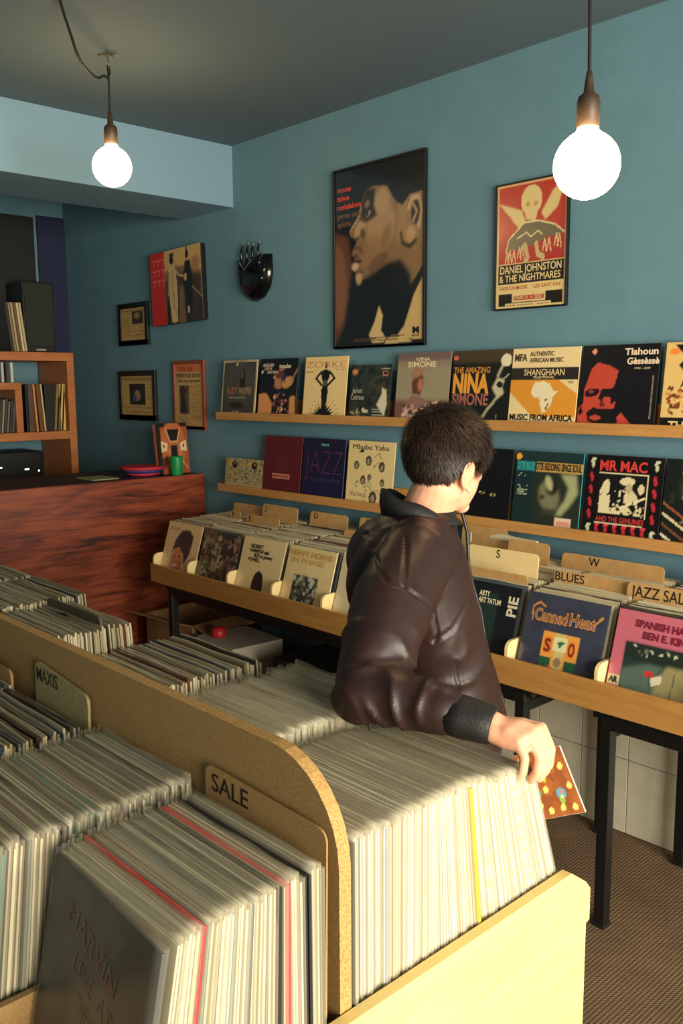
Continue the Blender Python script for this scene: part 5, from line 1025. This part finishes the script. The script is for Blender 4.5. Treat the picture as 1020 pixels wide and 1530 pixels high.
zz_ = MB().box(-.0035, .0035, -.002, .002, -.022, 0, M=Matrix.Translation(zpts[1]+MF*.006+MR*.004)); ob = wear(zz_, 'zip_puller', MATS['silver']); ob.parent = jacket
sh_ = MB(); rings(sh_, [(L(-.045, 0, 1.36), MF, .085, MR, .09), (L(-.035, 0, 1.41), MF, .071, MR, .072), (L(-.031, 0, 1.425), MF, .066, MR, .067)]); wear(sh_, 'undershirt', M_blackm)
# trousers and shoes
tr = MB(); rings(tr, [(L(.04, 0, .74), MF, .10, MR, .15), (L(.04, 0, .84), MF, .112, MR, .148), (L(.04, 0, .93), MF, .108, MR, .14)])
for s_ in (-1, 1):
    hp = L(.03, .078*s_, .80); kn = L(.05+.03*s_, .085*s_, .46); an = L(.0+.04*s_, .10*s_, .075); limb(tr, [hp, kn, an], [.092, .068, .056])
tme = remesh(tr, .012, 4); tc_, tn_ = verts_np(tme); tc_[:, 1] = np.maximum(tc_[:, 1], 1.455) ; tc_ += tn_*(.003*nz(tc_, 14))[:, None]; tc_[:, 1] = np.maximum(tc_[:, 1], 1.45); set_np(tme, tc_); wear(tme, 'trousers', M_trouser)
for s_ in (-1, 1):
    an = L(.0+.04*s_, .10*s_, 0); sh = MB(); limb(sh, [an-MF*.03+Vector((0, 0, .045)), an+MF*.08+Vector((0, 0, .040)), an+MF*.15+Vector((0, 0, .034))], [.042, .042, .032]); sme = remesh(sh, .008, 3); c_, n_ = verts_np(sme); c_[:, 2] = np.maximum(c_[:, 2], .002); set_np(sme, c_); wear(sme, 'shoe', M_shoe)
# ---- hair: cap plus combed tufts
def scalp(d, k=1.0):
    """point on the head ellipsoid in direction d (head coordinates)"""
    c = Vector((0, -.012, .026)); rx_, ry_, rz2 = .0765, .098, .088
    t_ = 1/math.sqrt((d.x/rx_)**2+(d.y/ry_)**2+(d.z/rz2)**2); return c+d*t_*k
def hairline(d):
    az = math.degrees(math.atan2(abs(d.x), -d.y))   # 0 = back, 180 = front
    el = math.degrees(math.asin(max(-1, min(1, d.z))))
    lim = -58 if az < 45 else (-58+(az-45)*1.3 if az < 84 else (-2 if az < 106 else (-18 if az < 120 else (-18+(az-120)*2.2 if az < 144 else 35))))
    return el > lim
q = random.Random(77)
hc = MB(); su, sv = 40, 28; vs = []
for j in range(sv+1):
    th = math.pi*j/sv
    for k in range(su):
        a_ = 2*math.pi*k/su; d = Vector((math.sin(th)*math.cos(a_), math.sin(th)*math.sin(a_), math.cos(th))); ok = hairline(d)
        p = scalp(d, 1.10+.05*max(0, d.z)+.012*mnoise.noise(d*7) if ok else .97); vs.append(H(*p))
hc.add(vs, [(j*su+k, (j+1)*su+k, (j+1)*su+(k+1) % su, j*su+(k+1) % su) for j in range(sv) for k in range(su)], 0, True)
M_hair = mat('dark_brown_hair', (24, 17, 14), .5, noise=(90, (62, 44, 32), (1, 1, 1), 3), spec=.4)
hair = wear(hc, 'hair', M_hair)
st = MB(); vs = []; fs = []
crown = Vector((.0, -.55, .83)).normalized(); made = 0
while made < 13000:
    d = Vector((q.gauss(0, 1), q.gauss(0, 1), q.gauss(0, 1))).normalized()
    if not hairline(d): continue
    top = max(0, d.z); ln = .020+.022*top+(.016 if d.y > .2 else 0); ln *= q.uniform(.75, 1.2)
    flow = d-crown; flow = flow-d*flow.dot(d)
    if d.y > -.1 and d.z > .25: flow += Vector((.5, 1.0, 0))*.8; flow = flow-d*flow.dot(d)
    if flow.length < 1e-3: continue
    flow = (flow.normalized()+Vector((q.gauss(0, .25), q.gauss(0, .25), q.gauss(0, .25)))+(Vector((0, 0, -.5)) if d.z < .3 else Vector())).normalized(); flow = (flow-d*flow.dot(d)).normalized()
    k0 = 1.06+.05*top; p0 = scalp(d, k0); nrm = Vector((d.x/.0765**2, d.y/.098**2, d.z/.088**2)).normalized(); lift = q.uniform(.15, .60)+.15*top+(.16 if d.y > .3 else 0)
    side = flow.cross(nrm).normalized()*q.uniform(.0007, .0013); b_ = len(vs)
    for f_, w_ in ((0, 1), (.5, .85), (1, .15)):
        p = p0+flow*(ln*f_)+nrm*(ln*lift*f_-ln*ln*9*f_*f_+.004)
        vs.append(H(*(p-side*w_))); vs.append(H(*(p+side*w_)))
    fs += [(b_, b_+1, b_+3, b_+2), (b_+2, b_+3, b_+5, b_+4)]; made += 1
st.add(vs, fs, 0, True); ob = wear(st, 'hair_strands', M_hair); ob.parent = hair; ob['kind'] = 'stuff'
# ---- small orange sleeve in his left hand
def img_basis(P):
    v = (P-Vector((0, 0, 1.72))).normalized(); return v
a = Art((166, 92, 46), 48); a.blobs((0, 0, 1, 1), 40, [(176, 100, 50), (150, 80, 42)], .05, .12, 5)
for (x, y) in ((.1, .9), (.3, .75), (.62, .86), (.86, .72), (.14, .5), (.4, .42), (.9, .42), (.62, .12), (.18, .2), (.86, .1), (.36, .1)): a.ell(x, y, .06, .05, (244, 220, 120), .6)
for (x, y, c1, c2) in ((.68, .30, (90, 170, 190), (150, 190, 90)), (.46, .66, (110, 60, 60), (200, 200, 70)), (.2, .36, (120, 150, 90), (220, 120, 90))): a.ell(x, y+.03, .1, .08, c1); a.ell(x-.02, y-.06, .05, .07, c2); a.ell(x+.01, y+.05, .04, .03, (230, 120, 130)); a.ell(x, y-.02, .03, .02, (240, 236, 200))
o = MB().box(-.104, 0, 0, .004, 0, .135, bev=.0008).build('small_record_sleeve', M_sleeve); o.color = (*lin((230, 216, 190)), 1)
ORC = Vector((-.866, 1.445, .900)); o.location = ORC; zr = R(16); o.rotation_euler = Euler((0, R(-24), zr))
am_ = a.mesh(.102, .133, .0007); c = link('cover_print', am_, M_printg, o); c.location = (-.052, 0, .001)
tag(o, 'small orange picture sleeve held behind the end of the record stack', 'record')
